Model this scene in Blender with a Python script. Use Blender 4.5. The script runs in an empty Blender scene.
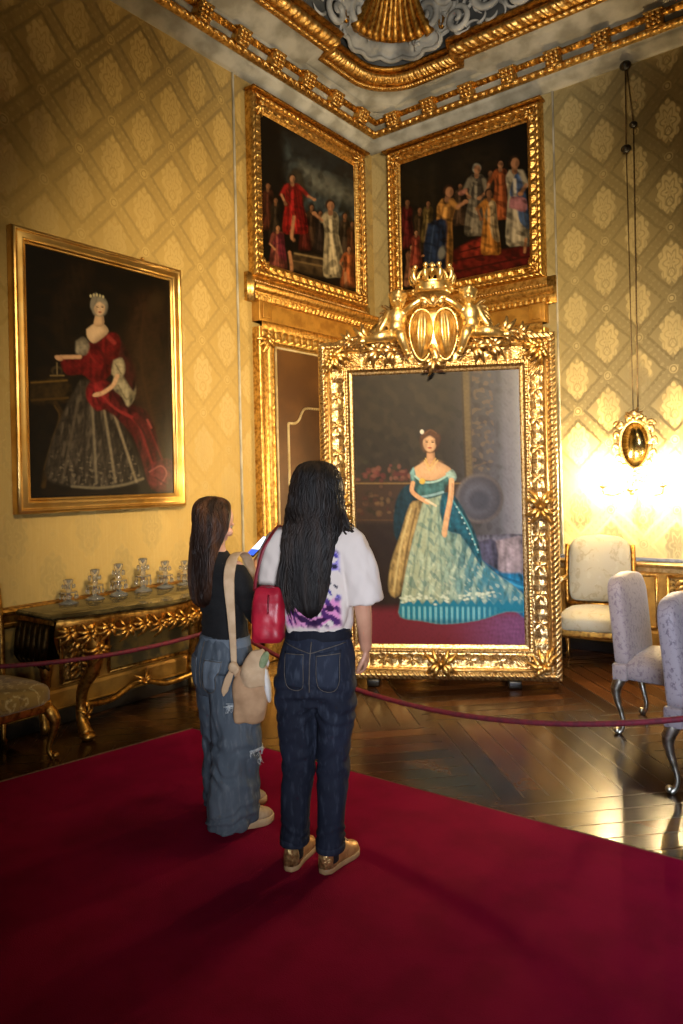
import bpy, math, random
import numpy as np
from mathutils import Vector, Matrix, Euler
random.seed(7); rng = np.random.default_rng(7)
PI = math.pi
sc = bpy.context.scene
col = sc.collection
def lin(c):
    c = np.asarray(c, float) / 255.0
    return np.where(c <= .04045, c / 12.92, ((c + .055) / 1.055) ** 2.4)
def L4(c): return tuple(lin(c)) + (1.0,)

# ---------------------------------------------------------------- mesh helpers
class MB:
    def __init__(s): s.V = []; s.F = []; s.n = 0
    def add(s, V, F):
        V = np.asarray(V, float).reshape(-1, 3)
        s.V.append(V); s.F += [tuple(int(i) + s.n for i in f) for f in F]; s.n += len(V); return s
    def verts(s): return np.concatenate(s.V) if s.V else np.zeros((0, 3))
    def grid(s, G, closed_u=False, closed_v=False):
        G = np.asarray(G, float); a, b = G.shape[:2]
        F = []
        for i in range(a if closed_u else a - 1):
            for j in range(b if closed_v else b - 1):
                i2, j2 = (i + 1) % a, (j + 1) % b
                F.append((i * b + j, i2 * b + j, i2 * b + j2, i * b + j2))
        return s.add(G.reshape(-1, 3), F)
    def loft(s, rings, cap0=True, cap1=True):
        R = np.asarray(rings, float); a, b = R.shape[:2]
        F = [(i * b + j, i * b + (j + 1) % b, (i + 1) * b + (j + 1) % b, (i + 1) * b + j) for i in range(a - 1) for j in range(b)]
        if cap0: F.append(tuple(range(b - 1, -1, -1)))
        if cap1: F.append(tuple((a - 1) * b + j for j in range(b)))
        return s.add(R.reshape(-1, 3), F)
    def tube(s, pts, r, n=8, cap=True, flat=1.0, up=None):
        P = np.asarray(pts, float); m = len(P)
        r = np.full(m, float(r)) if np.isscalar(r) else np.asarray(r, float)
        T = np.gradient(P, axis=0); T /= np.linalg.norm(T, axis=1)[:, None] + 1e-12
        u = np.array(up, float) if up is not None else (np.array([0, 0, 1.]) if abs(T[0][2]) < .9 else np.array([1., 0, 0]))
        rings = []; A = np.linspace(0, 2 * PI, n, endpoint=False)
        for i in range(m):
            u = u - T[i] * (u @ T[i]); nu = np.linalg.norm(u)
            u = u / nu if nu > 1e-6 else np.array([1., 0, 0])
            w = np.cross(T[i], u)
            rings.append(P[i] + r[i] * (np.cos(A)[:, None] * u * flat + np.sin(A)[:, None] * w))
        return s.loft(rings, cap, cap)
    def ell(s, c, r, rot=None, nu=14, nv=9):
        r = np.array([r] * 3 if np.isscalar(r) else r, float)
        th = np.linspace(0, PI, nv + 1)[1:-1]; ph = np.linspace(0, 2 * PI, nu, endpoint=False)
        V = [[0, 0, 1]] + [[math.sin(t) * math.cos(p), math.sin(t) * math.sin(p), math.cos(t)] for t in th for p in ph] + [[0, 0, -1]]
        V = np.array(V) * r
        if rot is not None: V = V @ np.array(Euler(rot).to_matrix()).T
        k = nv - 1; F = [(0, 1 + j, 1 + (j + 1) % nu) for j in range(nu)]
        for i in range(k - 1):
            for j in range(nu): F.append((1 + i * nu + j, 1 + (i + 1) * nu + j, 1 + (i + 1) * nu + (j + 1) % nu, 1 + i * nu + (j + 1) % nu))
        e = len(V) - 1; F += [(1 + (k - 1) * nu + (j + 1) % nu, 1 + (k - 1) * nu + j, e) for j in range(nu)]
        return s.add(V + np.array(c, float), F)
    def limb(s, pts, rs, n=12):
        s.tube(cr(pts, 5), np.interp(np.linspace(0, len(pts) - 1, (len(pts) - 1) * 5 + 1), range(len(pts)), rs), n)
        s.ell(pts[0], rs[0]); s.ell(pts[-1], rs[-1]); return s
    def box(s, c, size, rot=None, bev=0.0, seg=2):
        bm = bmesh.new(); bmesh.ops.create_cube(bm, size=1.0)
        for v in bm.verts: v.co = Vector((v.co.x * size[0], v.co.y * size[1], v.co.z * size[2]))
        if bev > 0: bmesh.ops.bevel(bm, geom=list(bm.edges), offset=bev, segments=seg, profile=.6, affect='EDGES')
        bm.verts.ensure_lookup_table()
        V = np.array([v.co[:] for v in bm.verts]); F = [[v.index for v in f.verts] for f in bm.faces]
        bm.free()
        if rot is not None: V = V @ np.array(Euler(rot).to_matrix()).T
        return s.add(V + np.array(c, float), F)
    def bx(s, x0, x1, y0, y1, z0, z1, bev=0.0): return s.box(((x0 + x1) / 2, (y0 + y1) / 2, (z0 + z1) / 2), (abs(x1 - x0), abs(y1 - y0), abs(z1 - z0)), None, bev)
    def lathe(s, prof, c=(0, 0, 0), n=16):
        A = np.linspace(0, 2 * PI, n, endpoint=False); c = np.array(c, float)
        return s.loft([c + np.stack([r * np.cos(A), r * np.sin(A), np.full(n, z)], 1) for r, z in prof])
    def xf(s, M):
        M = np.array(M); s.V = [v @ M[:3, :3].T + M[:3, 3] for v in s.V]; return s
    def merge(s, o, M=None):
        V = o.verts()
        if M is not None: M = np.array(M); V = V @ M[:3, :3].T + M[:3, 3]
        return s.add(V, o.F)
    def build(s, name, mat, parent=None, smooth=True, loc=None, rotz=0.0, auto=None):
        return mesh_obj(name, s.verts(), s.F, mat, parent, smooth, loc, rotz, auto)
import bmesh
def mesh_obj(name, V, F, mat, parent=None, smooth=True, loc=None, rotz=0.0, auto=None):
    me = bpy.data.meshes.new(name); me.from_pydata(np.asarray(V).tolist(), [], [list(map(int, f)) for f in F]); me.update()
    bm = bmesh.new(); bm.from_mesh(me); bmesh.ops.recalc_face_normals(bm, faces=list(bm.faces)); bm.to_mesh(me); bm.free()
    if smooth:
        me.polygons.foreach_set('use_smooth', [True] * len(me.polygons))
        if auto: me.set_sharp_from_angle(angle=math.radians(auto))
    o = bpy.data.objects.new(name, me); col.objects.link(o)
    if mat: me.materials.append(mat)
    if parent is not None: o.parent = parent
    if loc is not None: o.location = loc
    o.rotation_euler = (0, 0, rotz)
    return o
def grid_obj(name, G, mat, parent=None, flip=False, cols=None):
    """open grid, normals kept as wound"""
    G = np.asarray(G, float); a, b = G.shape[:2]; I = np.arange(a * b).reshape(a, b)
    Q = np.stack([I[:-1, :-1], I[1:, :-1], I[1:, 1:], I[:-1, 1:]], -1).reshape(-1, 4)
    if flip: Q = Q[:, ::-1]
    me = bpy.data.meshes.new(name); me.from_pydata(G.reshape(-1, 3).tolist(), [], Q.tolist()); me.update()
    me.polygons.foreach_set('use_smooth', [True] * len(me.polygons))
    if cols is not None: set_cols(me, cols)
    o = bpy.data.objects.new(name, me); col.objects.link(o); me.materials.append(mat)
    if parent is not None: o.parent = parent
    return o
def set_cols(me, rgb):
    ca = me.color_attributes.new('paint', 'FLOAT_COLOR', 'POINT')
    ca.data.foreach_set('color', np.concatenate([rgb, np.ones((len(rgb), 1))], 1).astype(np.float32).ravel())
def thing(name, label, cat, loc=(0, 0, 0), rotz=0.0, group=None):
    o = bpy.data.objects.new(name, None); col.objects.link(o); o.empty_display_size = .1
    o.location = loc; o.rotation_euler = (0, 0, rotz)
    return tag(o, label, cat, group)
def tag(o, label, cat, group=None):
    o['label'] = label; o['category'] = cat
    if group: o['group'] = group
    return o
def struct(name, loc=(0, 0, 0), rotz=0.0, label=None, cat=None):
    o = bpy.data.objects.new(name, None); col.objects.link(o); o.location = loc; o.rotation_euler = (0, 0, rotz)
    o['kind'] = 'structure'
    if label: o['label'] = label; o['category'] = cat
    return o
def dup(root, loc, rotz, label=None):
    r = root.copy(); col.objects.link(r); r.location = loc; r.rotation_euler = (0, 0, rotz)
    if label: r['label'] = label
    for ch in list(root.children):
        c = ch.copy(); col.objects.link(c); c.parent = r
        for g in list(ch.children):
            d = g.copy(); col.objects.link(d); d.parent = c
    return r
def cr(P, k):
    P = np.asarray(P, float); n = len(P); out = []
    Q = np.vstack([2 * P[0] - P[1], P, 2 * P[-1] - P[-2]])
    for i in range(n - 1):
        p0, p1, p2, p3 = Q[i:i + 4]
        for j in range(k):
            t = j / k
            out.append(.5 * (2 * p1 + (p2 - p0) * t + (2 * p0 - 5 * p1 + 4 * p2 - p3) * t * t + (3 * p1 - p0 - 3 * p2 + p3) * t ** 3))
    out.append(P[-1]); return np.array(out)
def blob(mb, voxel, smooth=4, fac=.5):
    me = bpy.data.meshes.new('tmp'); me.from_pydata(mb.verts().tolist(), [], mb.F); me.update()
    bm = bmesh.new(); bm.from_mesh(me); bmesh.ops.recalc_face_normals(bm, faces=list(bm.faces)); bm.to_mesh(me); bm.free()
    o = bpy.data.objects.new('tmp', me); col.objects.link(o)
    m = o.modifiers.new('r', 'REMESH'); m.mode = 'VOXEL'; m.voxel_size = voxel
    if smooth: k = o.modifiers.new('s', 'SMOOTH'); k.iterations = smooth; k.factor = fac
    dg = bpy.context.evaluated_depsgraph_get(); e = o.evaluated_get(dg); em = e.to_mesh()
    n = len(em.vertices); V = np.empty(n * 3); em.vertices.foreach_get('co', V); V = V.reshape(-1, 3)
    N = np.empty(n * 3); em.vertices.foreach_get('normal', N); N = N.reshape(-1, 3)
    F = [tuple(p.vertices) for p in em.polygons]
    e.to_mesh_clear(); bpy.data.objects.remove(o); bpy.data.meshes.remove(me)
    return V, F, N
def wob(V, f, seed=0, k=7):
    """smooth pseudo-noise in about -1..1"""
    r = np.random.default_rng(seed); f = np.array([f] * 3 if np.isscalar(f) else f, float); s = 0
    for i in range(k):
        d = r.normal(size=3); d /= np.linalg.norm(d); q = (V * f) @ d * (1 + .25 * i)
        e = r.normal(size=3); q2 = (V * f) @ e
        s = s + np.sin(2 * PI * q + 1.7 * np.sin(2.2 * q2 + r.uniform(0, 6)) + r.uniform(0, 6))
    return s / (k ** .5 * 1.2)
def ss(a, b, x):
    t = np.clip((x - a) / (b - a), 0, 1); return t * t * (3 - 2 * t)

# ---------------------------------------------------------------- material helpers
class X:
    """a float socket with arithmetic"""
    def __init__(s, nt, k): s.nt = nt; s.k = k
    def op(s, o, b=None, c=None, rev=False):
        n = s.nt.nodes.new('ShaderNodeMath'); n.operation = o
        a_, b_ = (b, s) if rev else (s, b)
        for i, v in enumerate((a_, b_, c)):
            if v is None: continue
            if isinstance(v, X): s.nt.links.new(v.k, n.inputs[i])
            else: n.inputs[i].default_value = float(v)
        return X(s.nt, n.outputs[0])
    def __add__(s, o): return s.op('ADD', o)
    def __radd__(s, o): return s.op('ADD', o)
    def __sub__(s, o): return s.op('SUBTRACT', o)
    def __rsub__(s, o): return s.op('SUBTRACT', o, rev=True)
    def __mul__(s, o): return s.op('MULTIPLY', o)
    def __rmul__(s, o): return s.op('MULTIPLY', o)
    def __truediv__(s, o): return s.op('DIVIDE', o)
    def abs(s): return s.op('ABSOLUTE')
    def fract(s): return s.op('FRACT')
    def floor(s): return s.op('FLOOR')
    def sin(s): return s.op('SINE')
    def cos(s): return s.op('COSINE')
    def sqrt(s): return s.op('SQRT')
    def max(s, o): return s.op('MAXIMUM', o)
    def min(s, o): return s.op('MINIMUM', o)
    def step(s, a, b):
        n = s.nt.nodes.new('ShaderNodeMapRange'); n.interpolation_type = 'SMOOTHSTEP'
        s.nt.links.new(s.k, n.inputs['Value']); n.inputs['From Min'].default_value = a; n.inputs['From Max'].default_value = b
        return X(s.nt, n.outputs['Result'])
class Mat:
    def __init__(s, name, base=(128, 128, 128), rough=.5, metal=0.0, spec=None, linear=None):
        s.m = bpy.data.materials.new(name); s.m.use_nodes = True; s.nt = s.m.node_tree
        s.b = next(n for n in s.nt.nodes if n.type == 'BSDF_PRINCIPLED')
        s.b.inputs['Base Color'].default_value = L4(base) if linear is None else tuple(linear) + (1,)
        s.b.inputs['Roughness'].default_value = rough; s.b.inputs['Metallic'].default_value = metal
        if spec is not None: s.b.inputs['Specular IOR Level'].default_value = spec
    def obj(s):
        n = s.nt.nodes.new('ShaderNodeTexCoord'); return n.outputs['Object']
    def pos(s):
        n = s.nt.nodes.new('ShaderNodeNewGeometry'); return n.outputs['Position']
    def xyz(s, sock):
        n = s.nt.nodes.new('ShaderNodeSeparateXYZ'); s.nt.links.new(sock, n.inputs[0]); return [X(s.nt, o) for o in n.outputs]
    def noise(s, scale, detail=3, vec=None, stretch=None, rough=.5):
        n = s.nt.nodes.new('ShaderNodeTexNoise'); n.inputs['Scale'].default_value = scale; n.inputs['Detail'].default_value = detail; n.inputs['Roughness'].default_value = rough
        v = vec if vec is not None else s.obj()
        if stretch is not None:
            mp = s.nt.nodes.new('ShaderNodeMapping'); mp.inputs['Scale'].default_value = stretch; s.nt.links.new(v, mp.inputs[0]); v = mp.outputs[0]
        s.nt.links.new(v, n.inputs['Vector']); return X(s.nt, n.outputs['Fac'])
    def mix(s, f, a, b):
        n = s.nt.nodes.new('ShaderNodeMix'); n.data_type = 'RGBA'
        for sock, v in ((n.inputs[0], f), (n.inputs[6], a), (n.inputs[7], b)):
            if isinstance(v, X): s.nt.links.new(v.k, sock)
            elif isinstance(v, bpy.types.NodeSocket): s.nt.links.new(v, sock)
            elif sock == n.inputs[0]: sock.default_value = v
            else: sock.default_value = L4(v)
        return n.outputs[2]
    def color(s, sock): s.nt.links.new(sock, s.b.inputs['Base Color']); return s
    def set(s, name, x): s.nt.links.new(x.k, s.b.inputs[name]); return s
    def bump(s, x, strength=.3, dist=.01):
        n = s.nt.nodes.new('ShaderNodeBump'); n.inputs['Strength'].default_value = strength; n.inputs['Distance'].default_value = dist
        s.nt.links.new(x.k, n.inputs['Height']); s.nt.links.new(n.outputs[0], s.b.inputs['Normal']); return s
def two(name, a, b, scale, rough=.5, metal=0.0, detail=4, bump=None, lo=.35, hi=.65, stretch=None, spec=None):
    m = Mat(name, a, rough, metal, spec); f = m.noise(scale, detail, stretch=stretch); m.color(m.mix(f.step(lo, hi), a, b))
    if bump: m.bump(m.noise(bump[0], 3, stretch=stretch), bump[1], bump[2] if len(bump) > 2 else .005)
    return m.m
def paint_mat(name, rough=.4, spec=.4):
    m = Mat(name, rough=rough, spec=spec); n = m.nt.nodes.new('ShaderNodeVertexColor'); n.layer_name = 'paint'
    m.color(n.outputs[0]); m.bump(m.noise(160, 3), .08, .002); return m.m
def emis(name, c, strength):
    m = Mat(name, c); m.b.inputs['Emission Color'].default_value = L4(c); m.b.inputs['Emission Strength'].default_value = strength; return m.m
def gold(name, a, b, rough, scale=30, bump=(120, .25, .003), metal=1.0):
    m = Mat(name, a, rough, metal); f = m.noise(scale, 5); m.color(m.mix(f.step(.35, .7), a, b))
    m.set('Roughness', f * .25 + (rough - .1)); m.bump(m.noise(bump[0], 3), bump[1], bump[2]); return m.m
G_ANT = gold('antique_gilding', (236, 194, 114), (170, 122, 58), .40)
G_FRAME = gold('bright_gilding', (236, 208, 150), (150, 108, 58), .38, 60)  # darker mottle deepened to suggest shade between the relief
G_DARK = gold('worn_gilding', (204, 152, 70), (120, 78, 30), .42)
G_SMOOTH = gold('burnished_gilding', (236, 198, 124), (206, 160, 84), .34, 5, (60, .05, .001))
G_FLAT = two('gilded_wood_panel', (196, 146, 64), (164, 116, 46), 9, .45, .5, bump=(60, .2))
G_LIGHT = gold('pale_gilding', (246, 220, 160), (216, 178, 108), .38)
SILV = gold('silvered_wood', (196, 190, 170), (120, 110, 88), .36)
CREAM_PAINT = two('cream_paint_line', (200, 178, 130), (176, 150, 100), 12, .5)
WHITE_ST = two('painted_stucco', (196, 190, 172), (150, 144, 126), 4, .6, bump=(40, .2))
GREY_ST = two('grey_stucco_ground', (104, 106, 104), (70, 72, 74), 3, .75, bump=(30, .3))
SCROLL = two('white_stucco_relief', (186, 184, 176), (128, 128, 124), 5, .6, bump=(50, .2))
BLACK = two('black_wood', (16, 14, 12), (26, 22, 18), 20, .4)
# ---------------------------------------------------------------- the room: floor, walls, wainscot, cornice, ceiling
WX, WY, RX, FY, CZ = -4.53, 6.6, 3.0, -3.2, 7.02
def damask(name, axis, u0, v0, ground, leaf):
    """silk damask: satin figure and ground differ mostly by the lie of their threads"""
    m = Mat(name, ground, .5, 0, .3); P = m.xyz(m.pos()); u, v = P[axis], P[2]
    nz = m.noise(14, 3, m.pos())
    a = (u - u0) / .55 + (nz - .5) * .035; b = (v - v0) / .60
    fp = (a + b).fract() - .5; fq = (a - b).fract() - .5
    mx = fp.abs().max(fq.abs()) + (nz - .5) * .07
    cell = 1 - mx.step(.345, .375)
    edge = mx.step(.325, .355) * (1 - mx.step(.385, .42))
    rp = .5 - fp.abs(); rq = .5 - fq.abs(); rr = (rp * rp + rq * rq).sqrt()
    ring = 1 - rr.step(.075, .105); ringline = rr.step(.035, .05) * (1 - rr.step(.06, .08))
    lx = (fp + fq) * .275; ly = (fp - fq) * .30
    nx = lx / .112; ny = (ly + .0) / .195
    r = (nx * nx + ny * ny).sqrt(); ang = nx.op('ARCTAN2', ny)
    lob = (ang * 5.5).cos().abs() * .22 + .80 + (nz - .5) * .3
    mot = (1 - (r / lob).step(.86, 1.02)) * cell
    vein = ((r * 17 + (ang * 6).cos() * 2.2).sin()).step(.1, .8)
    heart = ((nx * nx * 4 + (ny + .42) * (ny + .42) * 7).sqrt() - .5).abs()
    hl = 1 - heart.step(.06, .15)
    tiny = ((u * 88 + nz * 6).sin() * (v * 80 + nz * 5).sin()).step(.3, .7) * (1 - cell)
    fig = (mot * (1 - vein * .55) * (1 - hl * .7)).max(ring * (1 - ringline)).max(tiny * .4)
    weave = m.noise(2.2, 5, m.pos(), (1, 1, .18)); weave2 = m.noise(70, 2, m.pos(), (1, 1, .06))
    c = m.mix(fig * .30, ground, leaf)
    c = m.mix(edge * .10, c, tuple(int(x * .8) for x in ground))
    c = m.mix((1 - cell) * .10, c, tuple(int(x * .8) for x in ground))
    c = m.mix(weave.step(.35, .75) * .22, c, tuple(int(x * .82) for x in ground))
    c = m.mix(weave2.step(.45, .7) * .10, c, leaf)
    m.color(c); m.set('Roughness', .58 - fig * .12)
    tilt = edge * .26 - fig * .40 + (1 - cell) * .12 + (weave2 - .5) * .12 + .15
    g = m.nt.nodes.new('ShaderNodeNewGeometry'); cb = m.nt.nodes.new('ShaderNodeCombineXYZ'); m.nt.links.new(tilt.k, cb.inputs[2])
    ad = m.nt.nodes.new('ShaderNodeVectorMath'); ad.operation = 'ADD'; m.nt.links.new(g.outputs['Normal'], ad.inputs[0]); m.nt.links.new(cb.outputs[0], ad.inputs[1])
    nm = m.nt.nodes.new('ShaderNodeVectorMath'); nm.operation = 'NORMALIZE'; m.nt.links.new(ad.outputs[0], nm.inputs[0]); m.nt.links.new(nm.outputs[0], m.b.inputs['Normal'])
    m.b.inputs['Sheen Weight'].default_value = .1
    return m.m
TILT_E, TILT_F = .55, .50
DAM_L = damask('gold_damask_silk', 1, 2.97, 4.58, (190, 158, 90), (212, 184, 118))
DAM_B = damask('daylight_tinted_damask', 0, -2.30, 4.58, (188, 167, 114), (208, 190, 138))  # same silk as the left wall, daylight's greyer cast put into its colour
# floor: parquet of large panels, planks in alternating directions, dark border planks
fm = Mat('polished_parquet', (70, 40, 18), .16, 0, .22); P = fm.xyz(fm.pos()); fx, fy = P[0], P[1]
S = 1.15
ru = (fx + fy) * .7071 / S; rv = (fx - fy) * .7071 / S
chk = ((ru.floor() + rv.floor()) * .5).fract().step(.2, .3)
pu = ru.fract() - .5; pv = rv.fract() - .5
plank = pu * chk + pv * (1 - chk); along = pv * chk + pu * (1 - chk)
pid = (plank * 9).floor() + (ru.floor() * 17 + rv.floor() * 31)
hsh = ((pid * 12.9898).sin() * 43758.5453).fract()
grain = fm.noise(3, 5, fm.pos(), (3, 3, 3)); g2 = fm.noise(26, 3, fm.pos())
gap = (plank * 9).fract(); gapm = 1 - gap.min(1 - gap).step(.02, .07)
fr = pu.abs().max(pv.abs()).step(.43, .44)
bord = 1 - fy.step(3.42, 3.43)
bpl = (fy * 11).floor(); bh = ((bpl * 7.77 + (fx * .8).floor() * 3.1).sin() * 437.58).fract()
mixv = (hsh * .75 + grain * .35) * (1 - bord) + (bh * .5 + grain * .3) * bord
c = fm.mix(mixv.step(.15, 1.0), (34, 18, 8), (88, 52, 25))
c = fm.mix(fr * (1 - bord) * .8, c, (38, 20, 10)); c = fm.mix(gapm * .6 * (1 - bord), c, (20, 10, 5))
c = fm.mix(g2.step(.4, .7) * .25, c, (40, 22, 10))
fm.color(c); fm.set('Roughness', grain * .14 + .15 + gapm * .1); fm.bump(grain * .6 + (1 - gapm) * .4, .06, .004)
fl = MB().bx(WX - .2, RX + .2, FY - .2, WY + .2, -.15, 0).build('floor', fm.m, smooth=False); fl['kind'] = 'structure'
def shell(name, args, mat):
    o = MB().bx(*args).build(name, mat, smooth=False); o['kind'] = 'structure'; return o
shell('wall_left', (WX - .2, WX, FY - .2, WY + .2, 0, CZ), DAM_L)
shell('wall_back', (WX, RX, WY, WY + .2, 0, CZ), DAM_B)
DIM = two('dark_brown_wall_silk', (84, 62, 34), (66, 48, 26), 5, .7)
shell('wall_right', (RX, RX + .2, FY - .2, WY + .2, 0, CZ), DIM)
shell('wall_front', (WX, RX, FY - .2, FY, 0, CZ), DIM)
# sweeping a profile along a plan path (interior on the right-hand side)
def sweep(path, prof, relief=None, ds=.02, closed_prof=True):
    P = np.array(path, float); seg = np.linalg.norm(np.diff(P, axis=0), axis=1); s = np.r_[0, np.cumsum(seg)]
    tn = np.diff(P, axis=0) / seg[:, None]; nn = np.stack([tn[:, 1], -tn[:, 0]], 1)
    vn = np.vstack([nn[0], [(a + b) / (1 + a @ b) for a, b in zip(nn[:-1], nn[1:])], nn[-1]])
    cols = []; S_ = []
    for i in range(len(seg)):
        k = max(1, int(seg[i] / ds)) if relief else 1
        for j in range(k):
            t = j / k; cols.append((P[i] * (1 - t) + P[i + 1] * t, vn[i] * (1 - t) + vn[i + 1] * t)); S_.append(s[i] + t * seg[i])
    cols.append((P[-1], vn[-1])); S_.append(s[-1])
    pr = np.array(prof, float); G = np.zeros((len(cols), len(pr), 3))
    v = np.linspace(0, 1, len(pr))
    for i, (p, n) in enumerate(cols):
        d, z = pr[:, 0].copy(), pr[:, 1].copy()
        if relief:
            h = relief(S_[i], v); d = d + h; z = z - h * .6
        G[i, :, :2] = p + n * d[:, None]; G[i, :, 2] = z
    return G
def prof_interp(prof, k):
    p = np.array(prof, float); return np.stack([np.interp(np.linspace(0, len(p) - 1, k), range(len(p)), p[:, i]) for i in (0, 1)], 1)
PATH = [(WX, FY), (WX, WY), (RX, WY)]
cor = struct('trim_1', label='gilded and white stepped cornice under the ceiling', cat='cornice')
def band(name, path, prof, mat, relief=None, ds=.02, k=None, par=cor):
    pr = prof_interp(prof, k) if k else prof
    return grid_obj(name, sweep(path, pr, relief, ds), mat, par, flip=True)
band('cornice_base', PATH, [(0, 5.17), (.02, 5.17), (.03, 5.20), (.10, 5.235), (.10, 5.27), (.13, 5.275)], WHITE_ST)
leafy = lambda s, v: .016 * np.sin(PI * v) * (.4 + np.abs(np.sin(PI * (s / .085 + .5 * v))))
band('lower_gilt_moulding', PATH, [(.125, 5.27), (.165, 5.285), (.175, 5.32), (.15, 5.335)], G_ANT, leafy, .014, 8)
band('cornice_frieze', PATH, [(.15, 5.33), (.17, 5.34), (.22, 5.42), (.25, 5.44), (.28, 5.45)], WHITE_ST)
swag = lambda s, v: (.026 * np.sin(PI * v) * np.clip(np.abs(np.sin(PI * s / .215)), .25, 1) * (.7 + .3 * np.sin(PI * s / .036 + 5 * v)))
band('gilt_swag', PATH, [(.20, 5.36), (.215, 5.375), (.232, 5.392), (.24, 5.40)], G_DARK, swag, .012, 9)
# carved blocks along the frieze
blk = MB(); blk.box((0, -.055, 0), (.13, .12, .10), None, .02)
for ix in (-1, 0, 1):
    for iz in (-1, 0, 1): blk.ell((ix * .042, -.118, iz * .034), (.024, .022, .02), None, 8, 5)
blk.box((0, -.06, .055), (.15, .13, .018), None, .006); blk.tube([(-.065, -.09, -.05), (0, -.12, -.065), (.065, -.09, -.05)], .016, 6)
b0 = None
def place_blk(x, y, rz):
    global b0
    if b0 is None: b0 = blk.build('gilt_block', G_ANT, cor); o = b0
    else: o = b0.copy(); col.objects.link(o); o.parent = cor
    o.location = (x, y, 5.375); o.rotation_euler = (.35, 0, rz)
for i in range(-13, 5):
    y = 6.1 - .43 * (4 - i)
    if y > -1.2: place_blk(WX + .16, y, PI / 2)
for i in range(0, 16):
    x = -4.09 + .43 * i
    if x < 2.6: place_blk(x, WY - .16, 0)
# upper band: steps forward and rounds off in the corner
def rounded(d0, d1, s0, rr):
    a = [(WX + d0, FY), (WX + d0, WY - s0 - .12), (WX + d1, WY - s0 - .06)]
    cx, cy = WX + d1 + rr, WY - d1 - rr
    arc = [(cx - rr * math.cos(t), cy + rr * math.sin(t)) for t in np.linspace(0, PI / 2, 15)]
    return a + arc + [(WX + s0 + .06, WY - d1), (WX + s0 + .12, WY - d0), (RX, WY - d0)]
UP = rounded(0, -.12, 1.55, .95)
band('cornice_cove', UP, [(.22, 5.43), (.33, 5.45), (.36, 5.49), (.44, 5.52), (.47, 5.52)], WHITE_ST)
egg = lambda s, v: .012 * np.sin(PI * v) * (.3 + np.abs(np.sin(PI * s / .055)))
rich = lambda s, v: .024 * np.sin(PI * v) * (.35 + np.abs(np.sin(PI * s / .13 + 1.2 * v)) * (.6 + .4 * np.sin(2 * PI * s / .043 + 6 * v)))
band('upper_bead_moulding', UP, [(.455, 5.515), (.49, 5.52), (.50, 5.54), (.485, 5.555)], G_ANT, egg, .012, 7)
band('upper_leaf_moulding', UP, [(.48, 5.55), (.52, 5.555), (.565, 5.59), (.575, 5.63), (.55, 5.645)], G_ANT, rich, .012, 10)
band('dark_fillet', UP, [(.55, 5.64), (.60, 5.645), (.62, 5.66), (.60, 5.69)], G_DARK)
ceil = struct('ceiling', label='coved ceiling with grey stucco scrollwork', cat='ceiling')
cv = [(.58 + 1.0 * (1 - math.cos(t)), 5.67 + 1.35 * math.sin(t)) for t in np.linspace(0, PI / 2, 14)]
band('ceiling_cove', UP, cv, GREY_ST, par=ceil)
MB().bx(WX, RX, FY, WY, CZ, CZ + .15).build('ceiling_plate', GREY_ST, ceil, smooth=False)
def covep(side, s, h, off=0.0):
    """point on the cove; s = metres from the corner, h = metres up"""
    a = math.asin(min(max(h / 1.35, 0), .99)); d = .58 + 1.0 * (1 - math.cos(a)); z = 5.67 + 1.35 * math.sin(a)
    n = np.array([math.cos(a) * 1.35, -math.sin(a)]); n /= np.linalg.norm(n); d += n[0] * off; z += n[1] * off
    return (WX + d, WY - s, z) if side == 'L' else (WX + s, WY - d, z)
def scroll(side, s0, h0, R, turns, hand, r0, ph):
    pts = []
    for q in np.linspace(0, 1, 46):
        a = ph + hand * q * turns * 2 * PI; rad = R * (1 - q) ** .8 + .01
        pts.append((s0 + rad * math.cos(a), h0 + rad * math.sin(a)))
    P = [covep(side, a, max(b, -.02), .03 + .05 * i / 46) for i, (a, b) in enumerate(pts)]
    return MB().tube(P, [r0 * (.45 + .6 * math.sin(PI * (.1 + .8 * i / 45))) for i in range(46)], 8)
def frond(mb, side, s0, h0, ang, ln, r0, bend):
    pts = []; p = np.array([s0, h0]); 
    for q in np.linspace(0, 1, 9):
        a = ang + bend * q; pts.append(tuple(p)); p = p + ln / 8 * np.array([math.cos(a), math.sin(a)])
    mb.tube([covep(side, a, max(b, -.02), .03) for a, b in pts], [r0 * (1.05 - q) ** .6 * (1 if q > .05 else .6) for q in np.linspace(0, 1, 9)], 7, flat=.8)
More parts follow.
